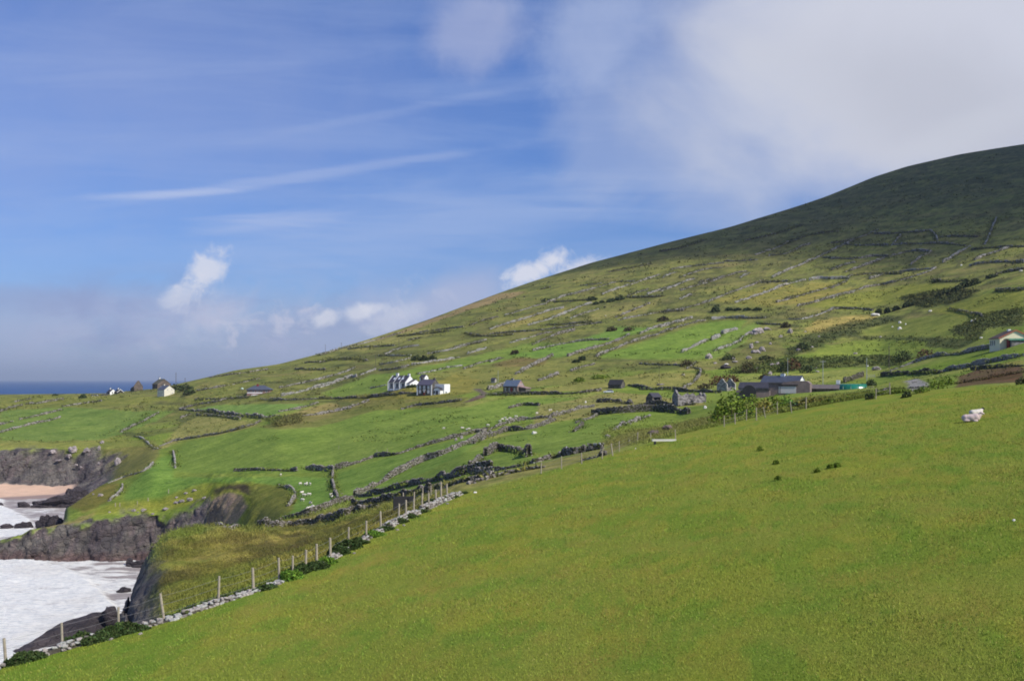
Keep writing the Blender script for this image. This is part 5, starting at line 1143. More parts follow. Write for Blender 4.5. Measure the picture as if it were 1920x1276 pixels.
for x, y, w_ in ((1455,1030,9),(1390,1050,7),(1320,1080,6),(1360,1112,11),(1425,1100,12),(1240,1170,10),(1000,1180,8),(1065,1182,7),(1530,1085,8),(1330,1120,8)):
    rock('boulder', 'grey slab stone in the grass below the bright green field', x/3.9875, 660+(y+6)/3.9875, w_, w_*.45, M_boulder, 'slabs in the grass below the bright green field')
def H(x, y, w_, h_, lab, grp=None, mat=None, r='H', **k):
    a, b = cv(r, x, y); s_ = ZR[r][2]; rock('boulder', lab, a, b, w_/s_, h_/s_, mat or M_boulder, grp, **k)
G1 = 'pale stones strewn right of the bright field'; L1 = 'pale stone in the rocky ground right of the bright field'
for x, y, w_, h_ in ((685,488,60,55),(750,538,36,14),(1080,492,50,30),(1110,385,34,50),(1165,332,34,16),(1150,432,70,34),(1215,415,60,50),(1270,205,60,30),(1400,275,34,22),(1495,235,50,44),(1298,350,24,26),(1320,555,60,20),(1372,552,26,30),(1170,592,26,14),(1750,587,32,12),(1770,622,34,12),(1712,378,30,14),(1580,415,44,30),(1785,275,20,18),(950,525,50,18),(930,500,34,22),(1650,225,18,14),(1195,435,22,12)):
    H(x, y, w_*1.1, h_*1.15, L1, G1)
H(1165,240,120,75,'large cluster of pale boulders at the top of the bright field'); H(1130,245,60,40,'boulder at the left foot of the large pale cluster'); H(1215,232,50,22,'flat boulder at the right foot of the large pale cluster')
H(1295,650,50,44,'pale grey boulder just above the low slate-roofed outbuilding'); H(850,590,90,46,'nearly black overgrown rock above the twin-gabled ruin', mat=M_searock); H(860,550,50,16,'white stone on top of the black overgrown rock', mat=M_white)
H(205,752,60,18,'pale flat stone in the tussocky field'); H(180,755,30,14,'dark small stone beside the pale flat stone', mat=M_searock); H(430,655,34,16,'pale stone near the middle of the tussocky field')
H(650,985,30,30,'white stone above the large green bush', mat=M_white); H(465,1022,16,20,'small white stone in the overgrown wall below the ruined barn', mat=M_white); H(610,905,90,44,'heap of grey stones at the right end of the ruined barn'); 
G2 = 'white stones dotted over the right hillside fields'; L2 = 'white stone lying in the open grass of the right hillside'
for x, y, w_, h_ in ((435,1020,76,24),(675,1095,24,26),(735,1108,14,12),(675,1155,34,24),(980,978,32,16),(1395,1082,28,22),(603,1133,14,10),(485,1233,16,10),(1490,1242,28,10),(845,172,16,8),(1290,520,16,12),(1885,575,30,14),(1428,1065,12,18)):
    H(x, y, w_*1.15, h_*1.2, L2, G2, M_white, 'A')
for x, y, w_, h_ in ((1035,425,50,22),(905,330,24,12),(1055,230,12,9)): H(x, y, w_, h_, 'white stone in the slope above the farmyard', 'white stones above the farmyard', M_boulder, 'M')
H(1655,660,20,30,'pale upright boulder on the long wall, left one', None, M_boulder, 'J', amp=.3); H(1697,645,26,28,'pale upright boulder on the long wall, right one', None, M_boulder, 'J', amp=.3)
H(1815,862,32,44,'white standing stone beside the short wall in the long field', None, M_white, 'J', amp=.2, sink=.1)
H(870,378,16,18,'white stone in the rubble below the parked car', None, M_white, 'L'); H(485,608,34,22,'bright flat stone at the dip of the wall between the long fields', None, M_white, 'L')
H(1035,640,44,34,'grey boulders in the gorse beside the roadside wall', None, M_boulder, 'L'); H(1485,580,70,50,'dark boulder on top of the ruined wall corner', None, M_pinkrock, 'L', ymin=100); H(1380,610,80,40,'brown rock at the left of the ruined wall corner', None, M_pinkrock, 'L', ymin=100)
H(45,1050,26,12,'small white stone lying in the pasture near the wall end', None, M_white, 'L'); H(1243,722,10,8,'tiny white stone in the upper pasture', None, M_white, 'L'); rock('boulder', 'tiny white stone at the right edge of the pasture', 1901, 976, 5, 4, M_white)
H(2150/1,480,90,40,'pale boulders by the cliff gully', None, M_boulder, 'G') if False else None

# ------------------------------------------------------------------ bushes
M_leaf = colmat('bush_leaves', .8, 5, .65, 1.35, bd=0)
M_stem = plain('bush_stem', (.07,.05,.035), .9, .2, 4)
def leafmesh(n_, rx, ry, rz, ls, base, var, seed, spiky=0.0, dome=True):
    g = np.random.default_rng(seed)
    d = g.normal(size=(n_, 3)); d /= np.linalg.norm(d, axis=1)[:, None]
    if dome: d[:, 2] = np.abs(d[:, 2])*1.0-.12
    lump = 1+.38*fbm(d[:, 0]*2+seed, d[:, 1]*2+d[:, 2]*2, 3, seed)+.22*fbm(d[:, 0]*6+seed, d[:, 1]*6+d[:, 2]*6, 2, seed+1)
    rr = (1-g.random(n_)**2.2*.5)*lump
    c = d*rr[:, None]*np.array([rx, ry, rz])
    t = g.normal(size=(n_, 3)); t /= np.linalg.norm(t, axis=1)[:, None]; t[:, 2] += spiky; t /= np.linalg.norm(t, axis=1)[:, None]
    b = np.cross(t, g.normal(size=(n_, 3))); b /= np.linalg.norm(b, axis=1)[:, None]
    s_ = ls*g.uniform(.6, 1.4, n_)[:, None]
    V = np.stack([c-t*s_, c-b*s_*.55, c+t*s_, c+b*s_*.55], 1).reshape(-1, 3)
    V[:, 2] = np.maximum(V[:, 2], -.35*rz)
    Fq = np.arange(n_*4).reshape(n_, 4)
    base = np.array(base); cl_ = base[None]*(1+g.normal(0, var, n_))[:, None]*(1+.25*fbm(c[:, 0]/rx*2, c[:, 1]/ry*2+c[:, 2]/rz, 2, seed+4))[:, None]*np.stack([1+g.normal(0, .12, n_), np.ones(n_), 1+g.normal(0, .1, n_)], 1)
    return bigmesh('foliage', V, Fq, np.repeat(np.clip(cl_, .005, .8), 4, 0))
LC_ = {'dark': lin((66,78,46)), 'green': lin((112,132,44)), 'bright': lin((112,146,54)), 'rust': lin((112,84,60)), 'brown': lin((82,76,50)), 'olive': lin((128,124,58)), 'bramble': lin((72,90,48)), 'straw': lin((160,148,90))}
proto = {}
def bush(px, py, wpx, hpx, kind, label, group=None, ymin=0.0, p=None, n_=None, name='bush', cat='bush', ls=None, dep=.8):
    if p is None: p = hit(px, py, ymin)
    k = p.y/F; rx = wpx*k/2; rz = hpx*k*.95*(.8 if kind == 'bramble' else 1)
    ls = ls or max(.10, .0010*p.y)
    n_ = n_ or int(min(5200, max(260, 3.0*rx*max(rz, rx*.5)/(ls*ls)*1.3)))
    r = empty(name, p, 0); tag(r, label, cat, group)
    link('foliage', leafmesh(n_, rx, rx*dep, rz, ls, np.array(LC_[kind])*.85, .22, random.randint(0, 9999)), M_leaf, r)
    s_ = MB()
    for i in range(4):
        a = i*1.7; s_.tube((0,0,-.4), (math.cos(a)*rx*.4, math.sin(a)*rx*.4, rz*.6), .06+.02*rx, .02, 5)
    s_.build('stem', M_stem, r); return r
for x, y, w_, h_ in ((465,1000,60,60),(550,990,60,60),(640,965,80,55),(750,930,90,50),(820,912,60,45),(1060,835,80,40),(1140,808,80,44),(1250,770,110,55),(1330,735,120,70),(1430,710,110,70),(1340,690,70,45),(1600,640,120,40),(1040,685,90,30)):
    bush(*cv('A', x, y), w_/5.317, h_/5.317, 'dark', 'dark bush in the hedge line climbing the right hillside', 'bushes of the dark hedge line')
B_ = lambda r, x, y, w_, h_, kind, lab, grp=None, **k: bush(*cv(r, x, y), w_/ZR[r][2], h_/ZR[r][2], kind, lab, grp, **k)
B_('B',545,980,90,75,'dark','round dark bush with a wall trailing right of it'); 
for x in (680,760,860,960): B_('B',x,965,90,26,'dark','low dark scrub along the wall right of the round bush','low scrub along the wall right of the round bush')
for x, y, w_, h_ in ((1015,440,100,45),(1050,480,60,30),(1110,465,50,24),(1200,455,90,40),(1290,435,110,50),(560,445,90,26)): B_('C',x,y,w_,h_,'dark','dark bush beside a wall high on the middle hillside','dark bushes high on the middle hillside')
for x, y, w_, h_ in ((1210,745,100,50),(1380,745,110,45),(1720,645,110,50)): B_('C',x,y,w_,h_,'brown','grey brown bramble mound in a bright hillside field','bramble mounds in the bright hillside field')
B_('C',240,975,90,45,'brown','small brown bush at the top of the green strip'); B_('C',915,1035,80,50,'dark','dark bush in the rough ground below the hillside walls'); B_('C',850,1060,80,30,'dark','low dark bush beside the dark bush below the hillside walls')
B_('C',1100,1220,220,50,'green','flat green bush left above the dark-roofed shed'); B_('C',890,1250,120,50,'green','green bush above the lane left of the dark-roofed shed')
for x, w_ in ((960,110),(1040,100),(1120,90)): B_('D',x,722,w_,60,'dark','dark gorse bush in the field corner above the white houses','gorse bushes above the white houses')
B_('D',920,985,110,26,'dark','clipped dark hedge in front of the white row house')
B_('H',465,565,120,75,'brown','dark round bush beside the curved pale wall'); B_('H',1080,630,170,120,'brown','big dark bush above the low slate-roofed outbuilding')
B_('H',1440,620,150,120,'dark','left one of the large dark bushes behind the farmhouse'); B_('H',1530,600,170,130,'rust','rusty large bush directly behind the farmhouse'); B_('H',1670,630,160,90,'dark','right one of the large dark bushes behind the farmhouse')
B_('H',800,745,240,110,'rust','rusty brown bush mound behind the twin-gabled ruin'); B_('H',650,785,200,60,'brown','low brown bramble bank left of the twin-gabled ruin'); B_('H',930,720,120,80,'rust','rusty bush at the right gable of the twin-gabled ruin')
B_('H',1240,690,110,60,'brown','grey bush above the roof of the low slate-roofed outbuilding'); B_('H',1450,180,110,60,'brown','brown bush near the yellow field edge'); B_('H',1620,400,160,80,'dark','dark bush on the slope above the farm poles')
B_('H',880,500,160,60,'dark','dark flat bush in the rocky ground'); B_('H',1250,500,160,50,'dark','dark scrub above the big dark bush')
G3 = 'bushes between the farm and the pasture'
for x, y, w_, h_, kd, lb in ((930,1112,380,330,'green','big leafy green bush at the left of the farm, largest of its bank'),(1085,1115,230,190,'green','leafy bush at the right foot of the biggest bush'),(800,1080,190,150,'green','leafy bush at the left foot of the biggest bush'),(1010,1135,90,60,'bramble','dark green clump at the foot of the biggest bush'),
    (1120,930,200,90,'green','green bush under the dark lean-to'),(1240,1030,200,150,'olive','olive bush right of the biggest bush'),(1340,990,220,150,'green','olive bush under the brown shed'),(1460,965,200,130,'bright','bright green bush under the white shed door'),
    (1560,980,160,80,'bramble','dark green bush right of the bright green one'),(1680,965,210,120,'olive','straw and green bush under the long low shed'),(1800,955,150,70,'olive','olive bush left of the yard wall'),(1900,950,160,60,'green','green bush under the yard wall')):
    B_('H', x, y, w_, h_, kd, lb, ymin=108, ls=.2)
for x, y, w_, h_, kd, lb in ((995,600,60,44,'dark','dark bush at the foot of the rusty round-topped store'),(1210,598,62,44,'dark','round dark green bush at the top edge of the pasture'),(900,600,110,36,'green','low green bush left of the pasture fence end'),(1300,560,110,40,'green','leafy clump below the grey yard'),
    (1390,540,110,60,'green','leafy green clump right of the grey yard'),(1450,520,90,60,'green','green bush at the left foot of the earth heap'),(1200,375,120,80,'dark','large round dark bush beside the wooden pole'),(1330,350,110,55,'rust','reddish bush right of the large round dark bush'),(1000,520,70,44,'dark','dark bush between the polytunnel and the lamp pole'),(1895,510,60,50,'dark','dark bush at the right edge before the earth heap')):
    B_('M', x, y, w_, h_, kd, lb, ymin=100)
B_('G',900,268,74,50,'dark','round dark green bush beside the far white sheds'); B_('G',600,240,60,16,'dark','flat dark bush on the far headland edge')
for x, y in ((350,725),(356,733),(334,724)): bush(x, y+6, 26, 12, 'dark', 'dark scrub round the low stone hut', 'scrub round the stone hut')
# brambles and ferns on the pasture wall
def near_bush(px, w_m, h_m, kind, label, group, off=0.0, ls=.055, n_=None):
    Yb = float(kY(px))+off; p = at(px, Yb); k = F/Yb
    return bush(0, 0, w_m*k, h_m*k, kind, label, group, p=p, ls=ls, n_=n_ or int(3300*w_m*h_m), name='bramble_bush', cat='bramble', dep=.55)
GN = 'brambles and ferns on the pasture wall'; LN = 'dark green bramble clump growing over the pasture wall'
for px, w_, h_, kd, of in ((30,1.0,.5,'bramble',-.1),(50,1.2,.6,'bramble',-.1),(72,.8,.4,'bramble',-.2),(150,1.5,.75,'bramble',.5),(172,1.2,.4,'bramble',-.3),(195,1.4,.5,'bramble',-.3),(215,1.4,.7,'bramble',-.1),(240,1.5,.65,'bramble',-.2),(262,1.0,.4,'bramble',-.4),
    (330,1.5,.5,'bramble',1.4),(365,1.6,.55,'bramble',1.2),(395,1.4,.5,'bramble',1.2),(425,1.5,.5,'bramble',1.2),(455,1.3,.5,'bramble',1.0),(500,1.2,.35,'bramble',-.3),(545,1.3,.6,'bright',-.4),(560,1.4,.7,'bramble',.2),(578,1.5,.75,'bramble',.2),(596,1.5,.6,'bramble',-.3),(612,1.3,.5,'bright',-.5),(635,1.6,.8,'bramble',.0),(655,1.8,.8,'bramble',-.1),(672,1.4,.6,'bramble',-.2),(700,1.6,.5,'bright',-.5),(722,1.4,.4,'bramble',-.5),(748,1.6,.5,'bramble',-.5),(765,1.6,.5,'bramble',-.4),(790,1.5,.4,'bramble',-.4),(818,2.0,1.0,'bramble',1.4),(800,1.6,.8,'bramble',1.4),(850,1.2,.3,'bramble',-.3),(868,1.0,.3,'bramble',-.3)):
    near_bush(px, w_, h_, kd, LN if kd == 'bramble' else 'fresh green nettle clump at the foot of the pasture wall', GN if kd == 'bramble' else 'nettle clumps at the foot of the pasture wall', of)
for px, py in ((1532,885),(1555,878),(1570,875),(1455,870),(1425,845),(1458,900)):
    p = hit(px, py); bush(0, 0, 12, 9, 'green', 'small dark thistle tuft standing in the open pasture', 'thistle tufts in the pasture', p=p, ls=.07, n_=260, name='thistle_tuft', cat='thistle')

def vn(x, y): return float(vnoise(np.array([x]), np.array([y]), 5)[0])
# rank grass, heather and scrub that nobody could count
CF = COLG.reshape(-1, 3)
def gcol(P_):
    px = CX+F*P_[:, 0]/P_[:, 1]; i = np.clip(np.searchsorted(pxs, px), 0, NC-1); out = np.zeros((len(P_), 3))
    for k, (ci, y) in enumerate(zip(i, P_[:, 1])):
        out[k] = COLG[min(NR-1, int(np.searchsorted(YG[:, ci], y))), ci]
    return out
def scatter(name, label, pts, ls, kinds, hmul=1.0, cat='undergrowth', per=7, wf=.3, gm=.5):
    P_ = np.array(pts); n_ = len(P_); g = rng
    c = np.repeat(P_[:, :3], per, 0); sz = np.repeat(P_[:, 3], per)[:, None]*ls
    c = c+g.normal(size=c.shape)*np.array([1.1, 1.1, .25])*sz*1.3; c[:, 2] += sz[:, 0]*.35
    t = g.normal(size=c.shape); t[:, 2] = np.abs(t[:, 2])+.9*hmul; t /= np.linalg.norm(t, axis=1)[:, None]
    b = np.cross(t, g.normal(size=c.shape)); b /= np.linalg.norm(b, axis=1)[:, None]
    s_ = sz*g.uniform(.5, 1.3, len(c))[:, None]
    V = np.stack([c-b*s_*wf, c+b*s_*wf, c+b*s_*wf*.5+t*s_, c-b*s_*wf*.5+t*s_], 1).reshape(-1, 3)
    kc = np.array([LC_[k] for k in kinds])[g.integers(0, len(kinds), n_)]; kc = kc*(1-gm)+gcol(P_)*gm/.8; kc = np.repeat(kc, per, 0)*g.uniform(.72, 1.2, len(c))[:, None]
    o = link(name, bigmesh(name, V, np.arange(len(c)*4).reshape(-1, 4), np.repeat(kc*.8, 4, 0)), M_leaf); return tag(o, label, cat, kind='stuff')
vg = [(x, y, z, max(.40, .32+Ym*.0013)) for x, y, z, Ym in VEG]
scatter('wall_undergrowth', 'rank grass and weeds along the field walls', vg, .85, ['dark', 'dark', 'brown', 'olive', 'dark'], .5, per=9, wf=.2, gm=.45)
pts = []
for _ in range(22000):
    x = rng.uniform(-40, 1960); y = 270+560*rng.random()**.8
    if y < np.interp(x, [0,340,520,700,930,1110,1370,1640,1920], [745,722,690,640,560,500,432,340,278]): continue
    p = hit(x, y, 200)
    ci = min(NC-1, int(np.searchsorted(pxs, x))); ri = min(NR-1, int(np.searchsorted(YG[:, ci], p.y)))
    if ROCK[ri, ci] > .2 or BEACH[ri, ci] > .2: continue
    lush = COLG[ri, ci, 1]/max(COLG[ri, ci, 0], .01)
    if vn(p.x/28+3, p.y/28) + .35*vn(p.x/6, p.y/9) < (.62 if lush < 1.35 else .95): continue
    pts.append((p.x, p.y, p.z, p.y*.0030*rng.uniform(.5, 1.3)))
scatter('hill_tussocks', 'tussocks, rushes and heather mottling the hillside fields', pts, .40, ['dark', 'brown', 'olive', 'dark'], .1, 'tussocks', per=7, wf=.4, gm=.6)
# scrub patches on the hill
pts = []
SCR = [(c_, a_, q) for c_, a_, q in ZONES if (c_ is scrub or c_ is dkscrub)]
for c_, a_, q in SCR:
    A_ = np.array(q); 
    for _ in range(900):
        x, y = rng.uniform(A_[:, 0].min(), A_[:, 0].max()), rng.uniform(A_[:, 1].min(), A_[:, 1].max())
        if inpoly(np.array([x]), np.array([y]), q)[0]:
            p = hit(x, y, 110); pts.append((p.x, p.y, p.z, p.y*.0035))
scatter('gorse_scrub', 'dark gorse and heather scrub patches on the right hillside', pts, .38, ['dark', 'dark', 'brown', 'olive'], .1, 'scrub', per=12, wf=.35, gm=.55)
pts = []
for _ in range(15000):
    x = rng.uniform(280, 860); y = rng.uniform(925, 1160); p = hit(x, y, float(kY(x))+1.2)
    if p.y < 205 and x > 268+(1160-y)*.0+ (38 if y > 1070 else 18) and abs(CX+F*p.x/p.y-x) < 3 and p.y > kY(x)+1 and rng.random() < .9: pts.append((p.x, p.y, p.z, (.34+.0022*p.y)*(.35+1.1*vn(p.x/9, p.y/16))))
scatter('bank_grass', 'long tussocky grass and bracken on the bank behind the wall', pts, .42, ['olive', 'straw', 'green', 'brown', 'olive', 'brown'], .8, 'long grass', per=12, wf=.09, gm=.85)
pts = []
for _ in range(8000):
    x = rng.uniform(1130, 1700); y = rng.uniform(735, 835); p = hit(x, y, float(kY(x))+.6)
    if p.y < 230 and p.y > kY(x)+.5: pts.append((p.x, p.y, p.z, .3+.0028*p.y))
scatter('verge_grass', 'long straw-coloured grass along the top edge of the pasture', pts, .40, ['olive', 'straw', 'olive', 'green'], .8, 'long grass', per=9, wf=.1, gm=.85)
# grass of the pasture: blades, dense near, thinning with distance
N = 430000
u_ = rng.random(N); Yb = 1/(1/19.0+(1/95.0-1/19.0)*u_**.9); pb = rng.uniform(-250, 2500, N); ey = np.interp(pb, Epx, EY)-.25
k_ = Yb < ey; Yb, pb = Yb[k_], pb[k_]; xb = (pb-CX)/F*Yb
ii = np.clip(np.searchsorted(pxs, pb)-1, 0, NC-2)
nf_ = (KG[:, 0] <= 2.01); colY = YG[nf_]; colZ = ZG[nf_]
fr = (pb-pxs[ii])/(pxs[ii+1]-pxs[ii]); zb = np.zeros(len(xb))
order = np.argsort(ii); 
st = np.searchsorted(ii[order], np.arange(NC)); en = np.searchsorted(ii[order], np.arange(NC), side='right')
for c_ in range(NC-1):
    if en[c_] > st[c_]:
        o_ = order[st[c_]:en[c_]]
        zb[o_] = np.interp(Yb[o_], colY[:, c_], colZ[:, c_])*(1-fr[o_])+np.interp(Yb[o_], colY[:, c_+1], colZ[:, c_+1])*fr[o_]
L0 = (.032+.0008*Yb)*rng.uniform(.5, 1.5, len(xb))*(1+.5*fbm(xb/2.6, Yb/3, 3, 31)); wd = .0035+.00030*Yb
an = rng.uniform(0, 6.28, len(xb)); le = rng.normal(0, .45, (len(xb), 2))
B0 = np.stack([xb, Yb, zb-.01], 1); dx = np.stack([np.cos(an)*wd, np.sin(an)*wd, 0*wd], 1); T_ = B0+np.stack([le[:, 0]*L0, le[:, 1]*L0, L0], 1)
Vb = np.stack([B0-dx, B0+dx, T_], 1).reshape(-1, 3)
gc = np.array(fg)[None]*rng.uniform(.9, 1.3, len(xb))[:, None]; tsel = rng.random(len(xb)); pn = fbm(xb/1.7, Yb/2.6, 5, 31, .62)+.3*fbm(xb/5, Yb/6, 5, 32, .6)
gc = np.where((pn > .12)[:, None], gc*np.array([.80, .97, .9]), gc); gc = np.where((tsel < .05)[:, None], np.array(lin((178,168,96)))*.9, gc); gc = np.where((tsel > .93)[:, None], gc*1.35, gc)
M_blade = colmat('grass_blades', .85, 1, .9, 1.1, bd=0)
tag(link('grass', bigmesh('grass', Vb, np.arange(len(xb)*3).reshape(-1, 3), np.repeat(gc, 3, 0)), M_blade), 'short grazed grass covering the pasture', 'grass', kind='stuff')
# ------------------------------------------------------------------ camera, sun, sky
cam = bpy.data.cameras.new('camera'); co = bpy.data.objects.new('camera', cam); COL.objects.link(co); SC.camera = co
cam.sensor_width = 36; cam.lens = 36*F/1920; cam.shift_y = (HY-638)/1920; cam.clip_start = 0.5; cam.clip_end = 200000
co.location = (0, 0, 0); co.rotation_euler = (R(90), 0, 0)
SUN = Vector((0.62, -0.42, 0.66)).normalized()
sl = bpy.data.lights.new('sun', 'SUN'); sl.energy = 4.9; sl.angle = R(0.53); sl.color = (1.0, 0.95, 0.85)
so = bpy.data.objects.new('sun', sl); COL.objects.link(so); so.rotation_euler = (-SUN).to_track_quat('-Z', 'Y').to_euler(); so.location = SUN*50
w = bpy.data.worlds.new('World'); SC.world = w; w.use_nodes = True; nt = w.node_tree
bg = nt.nodes['Background']
sky = nt.nodes.new('ShaderNodeTexSky'); sky.sky_type = 'NISHITA'; sky.sun_disc = False
sky.sun_elevation = math.asin(SUN.z); sky.sun_rotation = math.atan2(SUN.x, SUN.y); sky.air_density = 1.0; sky.dust_density = 0.6; sky.ozone_density = 2.0; sky.altitude = 60
STR = 0.10
tc = nt.nodes.new('ShaderNodeTexCoord').outputs['Generated']
sx = nt.nodes.new('ShaderNodeSeparateXYZ'); nt.links.new(tc, sx.inputs[0])
yy = mth(nt, 'MAXIMUM', mth(nt, 'ABSOLUTE', sx.outputs[1]), 0.05)
U = mth(nt, 'DIVIDE', sx.outputs[0], yy); V_ = mth(nt, 'DIVIDE', sx.outputs[2], yy)   # tangents of bearing and height angle
cb = nt.nodes.new('ShaderNodeCombineXYZ'); nt.links.new(U, cb.inputs[0]); nt.links.new(V_, cb.inputs[1]); UV = cb.outputs[0]
def nz_(sx_, sy_, rot, sc_, det=6, rg=0.6, dist=0.3, off=0.0):
    mp = nt.nodes.new('ShaderNodeMapping'); mp.inputs['Rotation'].default_value = (0, 0, R(rot)); mp.inputs['Scale'].default_value = (sx_, sy_, 1); mp.inputs['Location'].default_value = (off, off*1.7, off)
    nt.links.new(UV, mp.inputs['Vector']); return noise(nt, mp.outputs[0], sc_, det, rg, dist)
def uv(px, py): return ((px-CX)/F, (HY-py)/F)
def blob(px, py, rx, ry, rot=0.0, nf=None, na=0.5, lo=1.0, hi=0.0):
    """soft-edged patch of cloud: 1 inside, 0 outside, edge broken by noise nf"""
    u0, v0 = uv(px, py); a = R(rot); ca, sa = math.cos(a), math.sin(a)
    du = mth(nt, 'SUBTRACT', U, u0); dv = mth(nt, 'SUBTRACT', V_, v0)
    p_ = mth(nt, 'ADD', mth(nt, 'MULTIPLY', du, ca*F/rx), mth(nt, 'MULTIPLY', dv, sa*F/rx))
    q_ = mth(nt, 'ADD', mth(nt, 'MULTIPLY', du, -sa*F/ry), mth(nt, 'MULTIPLY', dv, ca*F/ry))
    d = mth(nt, 'SQRT', mth(nt, 'ADD', mth(nt, 'MULTIPLY', p_, p_), mth(nt, 'MULTIPLY', q_, q_)))
    if nf is not None: d = mth(nt, 'ADD', d, mth(nt, 'MULTIPLY', mth(nt, 'SUBTRACT', nf, 0.5), na))
    n = nt.nodes.new('ShaderNodeMapRange'); n.interpolation_type = 'SMOOTHSTEP'; nt.links.new(d, n.inputs[0])
    n.inputs[1].default_value = lo; n.inputs[2].default_value = hi; return n.outputs[0]
def L(r, g, b, k=1.0): c = lin((r, g, b)); return tuple(x*k for x in c)
skc = mix(nt, sky.outputs[0], (1, 1, 1), 0.0)
mul = nt.nodes.new('ShaderNodeVectorMath'); mul.operation = 'SCALE'; mul.inputs['Scale'].default_value = STR; nt.links.new(skc, mul.inputs[0])
cur = mul.outputs[0]
cur = mix(nt, cur, mix(nt, (0.52, 0.68, 1.10), (0.54, 0.78, 1.30), mapr(nt, V_, 0.0, 0.32)), 1.0, 'MULTIPLY')
nbig = nz_(1, 1.2, 0, 5, 7, 0.62, 0.4); nmed = nz_(1, 1, 0, 14, 7, 0.6, 0.2, 3.1); nsm = nz_(1, 1, 0, 30, 9, 0.68, 0.5, 5.3)
nst = nz_(1, 7, -7, 3.2, 7, 0.62, 0.6, 1.7); nst2 = nz_(1, 9, -5, 7, 6, 0.6, 0.5, 8.2)
# thin high veil and streaks
veil = mth(nt, 'MULTIPLY', mapr(nt, nst, 0.42, 0.72, 0, 0.24), mapr(nt, V_, 0.02, 0.1))
cur = mix(nt, cur, L(178,196,232), veil)
def add(colr, mask, k): 
    global cur
    cur = mix(nt, cur, colr, mth(nt, 'MULTIPLY', mask, k))
add(L(168,178,216), blob(150,170,760,300,0,nbig,1.3,1.4,0.0), 0.36)
add(L(182,198,232), blob(800,420,560,90,8,nst2,1.6,1.2,0.0), 0.36)
add(L(206,214,238), blob(600,325,430,9,8.5,nst2,2.8,1.6,0.0), 0.22)
add(L(206,214,238), blob(300,365,160,8,3,nst2,2.2,1.5,0.0), 0.4)
add(L(200,210,236), blob(760,205,260,9,11,nst2,2.6,1.5,0.0), 0.12)
add(L(190,202,234), blob(500,420,190,30,4,nst2,1.8,1.2,0.0), 0.4)
# low bank over the sea
add(L(164,178,214), blob(150,640,760,105,0,nbig,1.2,1.25,0.55), 0.62)
add(L(150,164,206), blob(60,560,330,28,-3,nst,1.0,1.3,0.2), 0.5)
add(L(170,178,210), blob(640,640,330,80,12,nmed,1.4,1.25,0.1), 0.55)
add(L(186,190,218), blob(860,560,110,55,20,nmed,1.6,1.3,0.2), 0.6)
add(L(186,190,220), mth(nt, 'MULTIPLY', blob(430,620,620,95,4,nmed,1.0,1.3,0.3), mapr(nt, nmed, 0.44, 0.62)), 0.75)
add(L(138,152,198), mth(nt, 'MULTIPLY', blob(300,600,560,110,3,nbig,1.0,1.3,0.3), mapr(nt, nz_(1, 2.4, 0, 9, 7, .62, .4, 6.6), 0.5, 0.66)), 0.5)
add(L(206,208,228), mth(nt, 'MULTIPLY', blob(560,600,330,60,10,nmed,1.0,1.3,0.3), mapr(nt, nz_(1, 1.3, 0, 26, 7, .64, .4, 9.6), 0.54, 0.66)), 0.7)
# small cumulus
for px_, py_, rx_, ry_, rt, kk in ((385,505,50,28,42,.9),(345,550,45,24,40,.6),(605,598,26,14,10,.8),(672,590,24,16,15,.8),(708,576,26,11,15,.7),(740,592,50,26,15,.5),(1040,488,30,20,15,1.0),(990,514,46,18,18,1.0),(1085,505,50,20,18,.8),(400,600,60,40,30,.25)):
    add(L(226,228,240), blob(px_, py_, rx_, ry_, rt, nsm, 3.2, 1.45, 0.35), kk*.9)
# the great grey cloud on the hill
nf = nz_(1, 1, 20, 4.0, 7, 0.55, 0.5, 2.4)
add(L(186,196,222), blob(1600,110,600,350,-12,nf,1.7,1.15,0.8), 0.35)
add(L(209,212,225), blob(1735,110,575,335,-14,nf,1.3,1.10,0.48), 0.95)
add(L(178,192,226), blob(1120,70,170,90,30,nmed,2.2,1.2,0.3), 0.4)
add(L(178,186,218), blob(900,50,110,90,30,nmed,1.8,1.3,0.2), 0.55)
add(L(182,186,200), blob(1760,190,420,140,-15,nf,1.6,1.3,0.1), 0.5)
add(L(205,210,224), blob(1400,200,190,160,0,nf,1.4,1.3,0.2), 0.35)
add(L(206,210,222), blob(1800,250,160,40,22,nmed,1.2,1.3,0.2), 0.5)
nt.links.new(cur, bg.inputs['Color']); bg.inputs['Strength'].default_value = 1.0
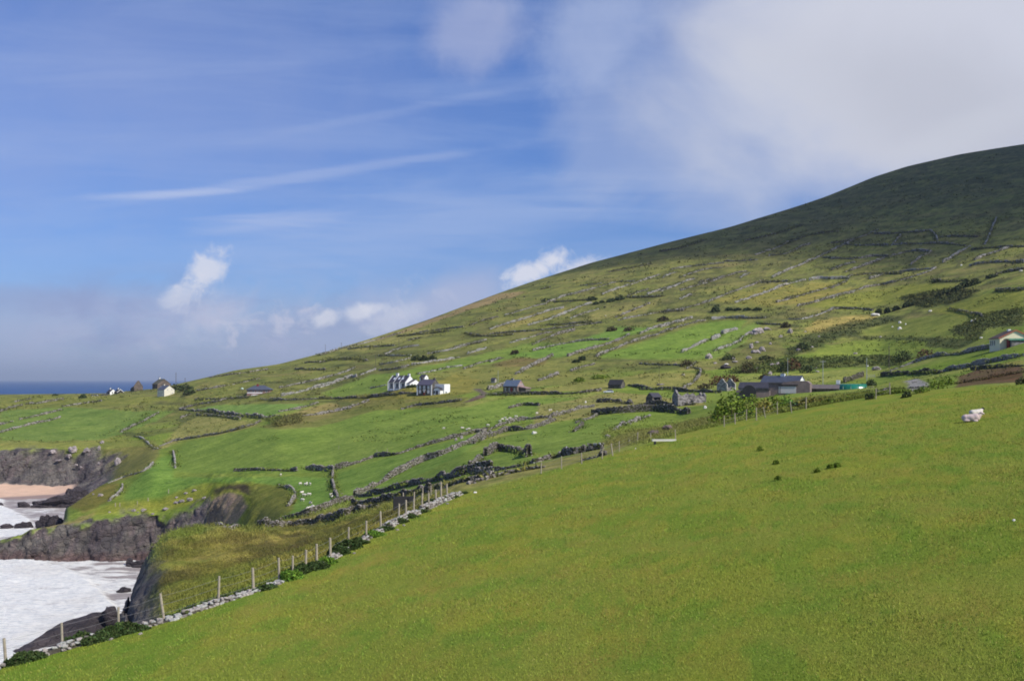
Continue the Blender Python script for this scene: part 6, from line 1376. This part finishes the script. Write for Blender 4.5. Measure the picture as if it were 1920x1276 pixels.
# unseen cloud, added out of view on the right to shade the upper hill
def shade_cloud(P, a, b, c, dens, name):
    import bmesh
    bm = bmesh.new(); bmesh.ops.create_icosphere(bm, subdivisions=4, radius=1)
    ctr = Vector(P) + SUN*((1150-P[2])/SUN.z)
    for v in bm.verts:
        n_ = 1+0.22*math.sin(3.1*v.co.x+1.3*v.co.y*2)+0.12*math.sin(7*v.co.y-4*v.co.x)
        v.co = Vector((v.co.x*a*n_, v.co.y*b*n_, v.co.z*c))
    me = bpy.data.meshes.new(name); bm.to_mesh(me); bm.free()
    o = link(name, me, None); o.location = ctr
    mt = bpy.data.materials.new('shade_cloud_vapour'); mt.use_nodes = True; t = mt.node_tree; t.nodes.clear()
    out = t.nodes.new('ShaderNodeOutputMaterial'); pv = t.nodes.new('ShaderNodeVolumePrincipled'); pv.inputs['Density'].default_value = dens; pv.inputs['Color'].default_value = (0.95, 0.95, 0.97, 1); pv.inputs['Anisotropy'].default_value = 0.3
    t.links.new(pv.outputs[0], out.inputs['Volume']); me.materials.append(mt)
    return tag(o, 'unseen grey cloud added out of view to shade the upper slope', 'cloud', kind='stuff')
shade_cloud((880, 1360, 250), 640, 620, 120, 0.0115, 'cloud')
# the air itself: a thin even haze round everything on the ground and sea
hb = MB().box(-125000, 125000, -3000, 125000, -80, 430).build('haze', None)
mt = bpy.data.materials.new('haze_air'); mt.use_nodes = True; t = mt.node_tree; t.nodes.clear()
out = t.nodes.new('ShaderNodeOutputMaterial'); pv = t.nodes.new('ShaderNodeVolumePrincipled'); pv.inputs['Density'].default_value = 4.3e-5; pv.inputs['Color'].default_value = (0.80, 0.88, 1.0, 1); pv.inputs['Anisotropy'].default_value = 0.2
t.links.new(pv.outputs[0], out.inputs['Volume']); hb.data.materials.append(mt); tag(hb, 'thin sea haze in the air', 'haze', kind='stuff')
SC.view_settings.view_transform = 'Standard'; SC.view_settings.look = 'None'; SC.view_settings.exposure = EXPO if 'EXPO' in globals() else 0.0; SC.view_settings.gamma = 1
SC.view_settings.use_curve_mapping = False
SC.cycles.filter_width = 1.8; SC.cycles.max_bounces = 4; SC.cycles.diffuse_bounces = 2; SC.cycles.glossy_bounces = 2; SC.cycles.volume_bounces = 0
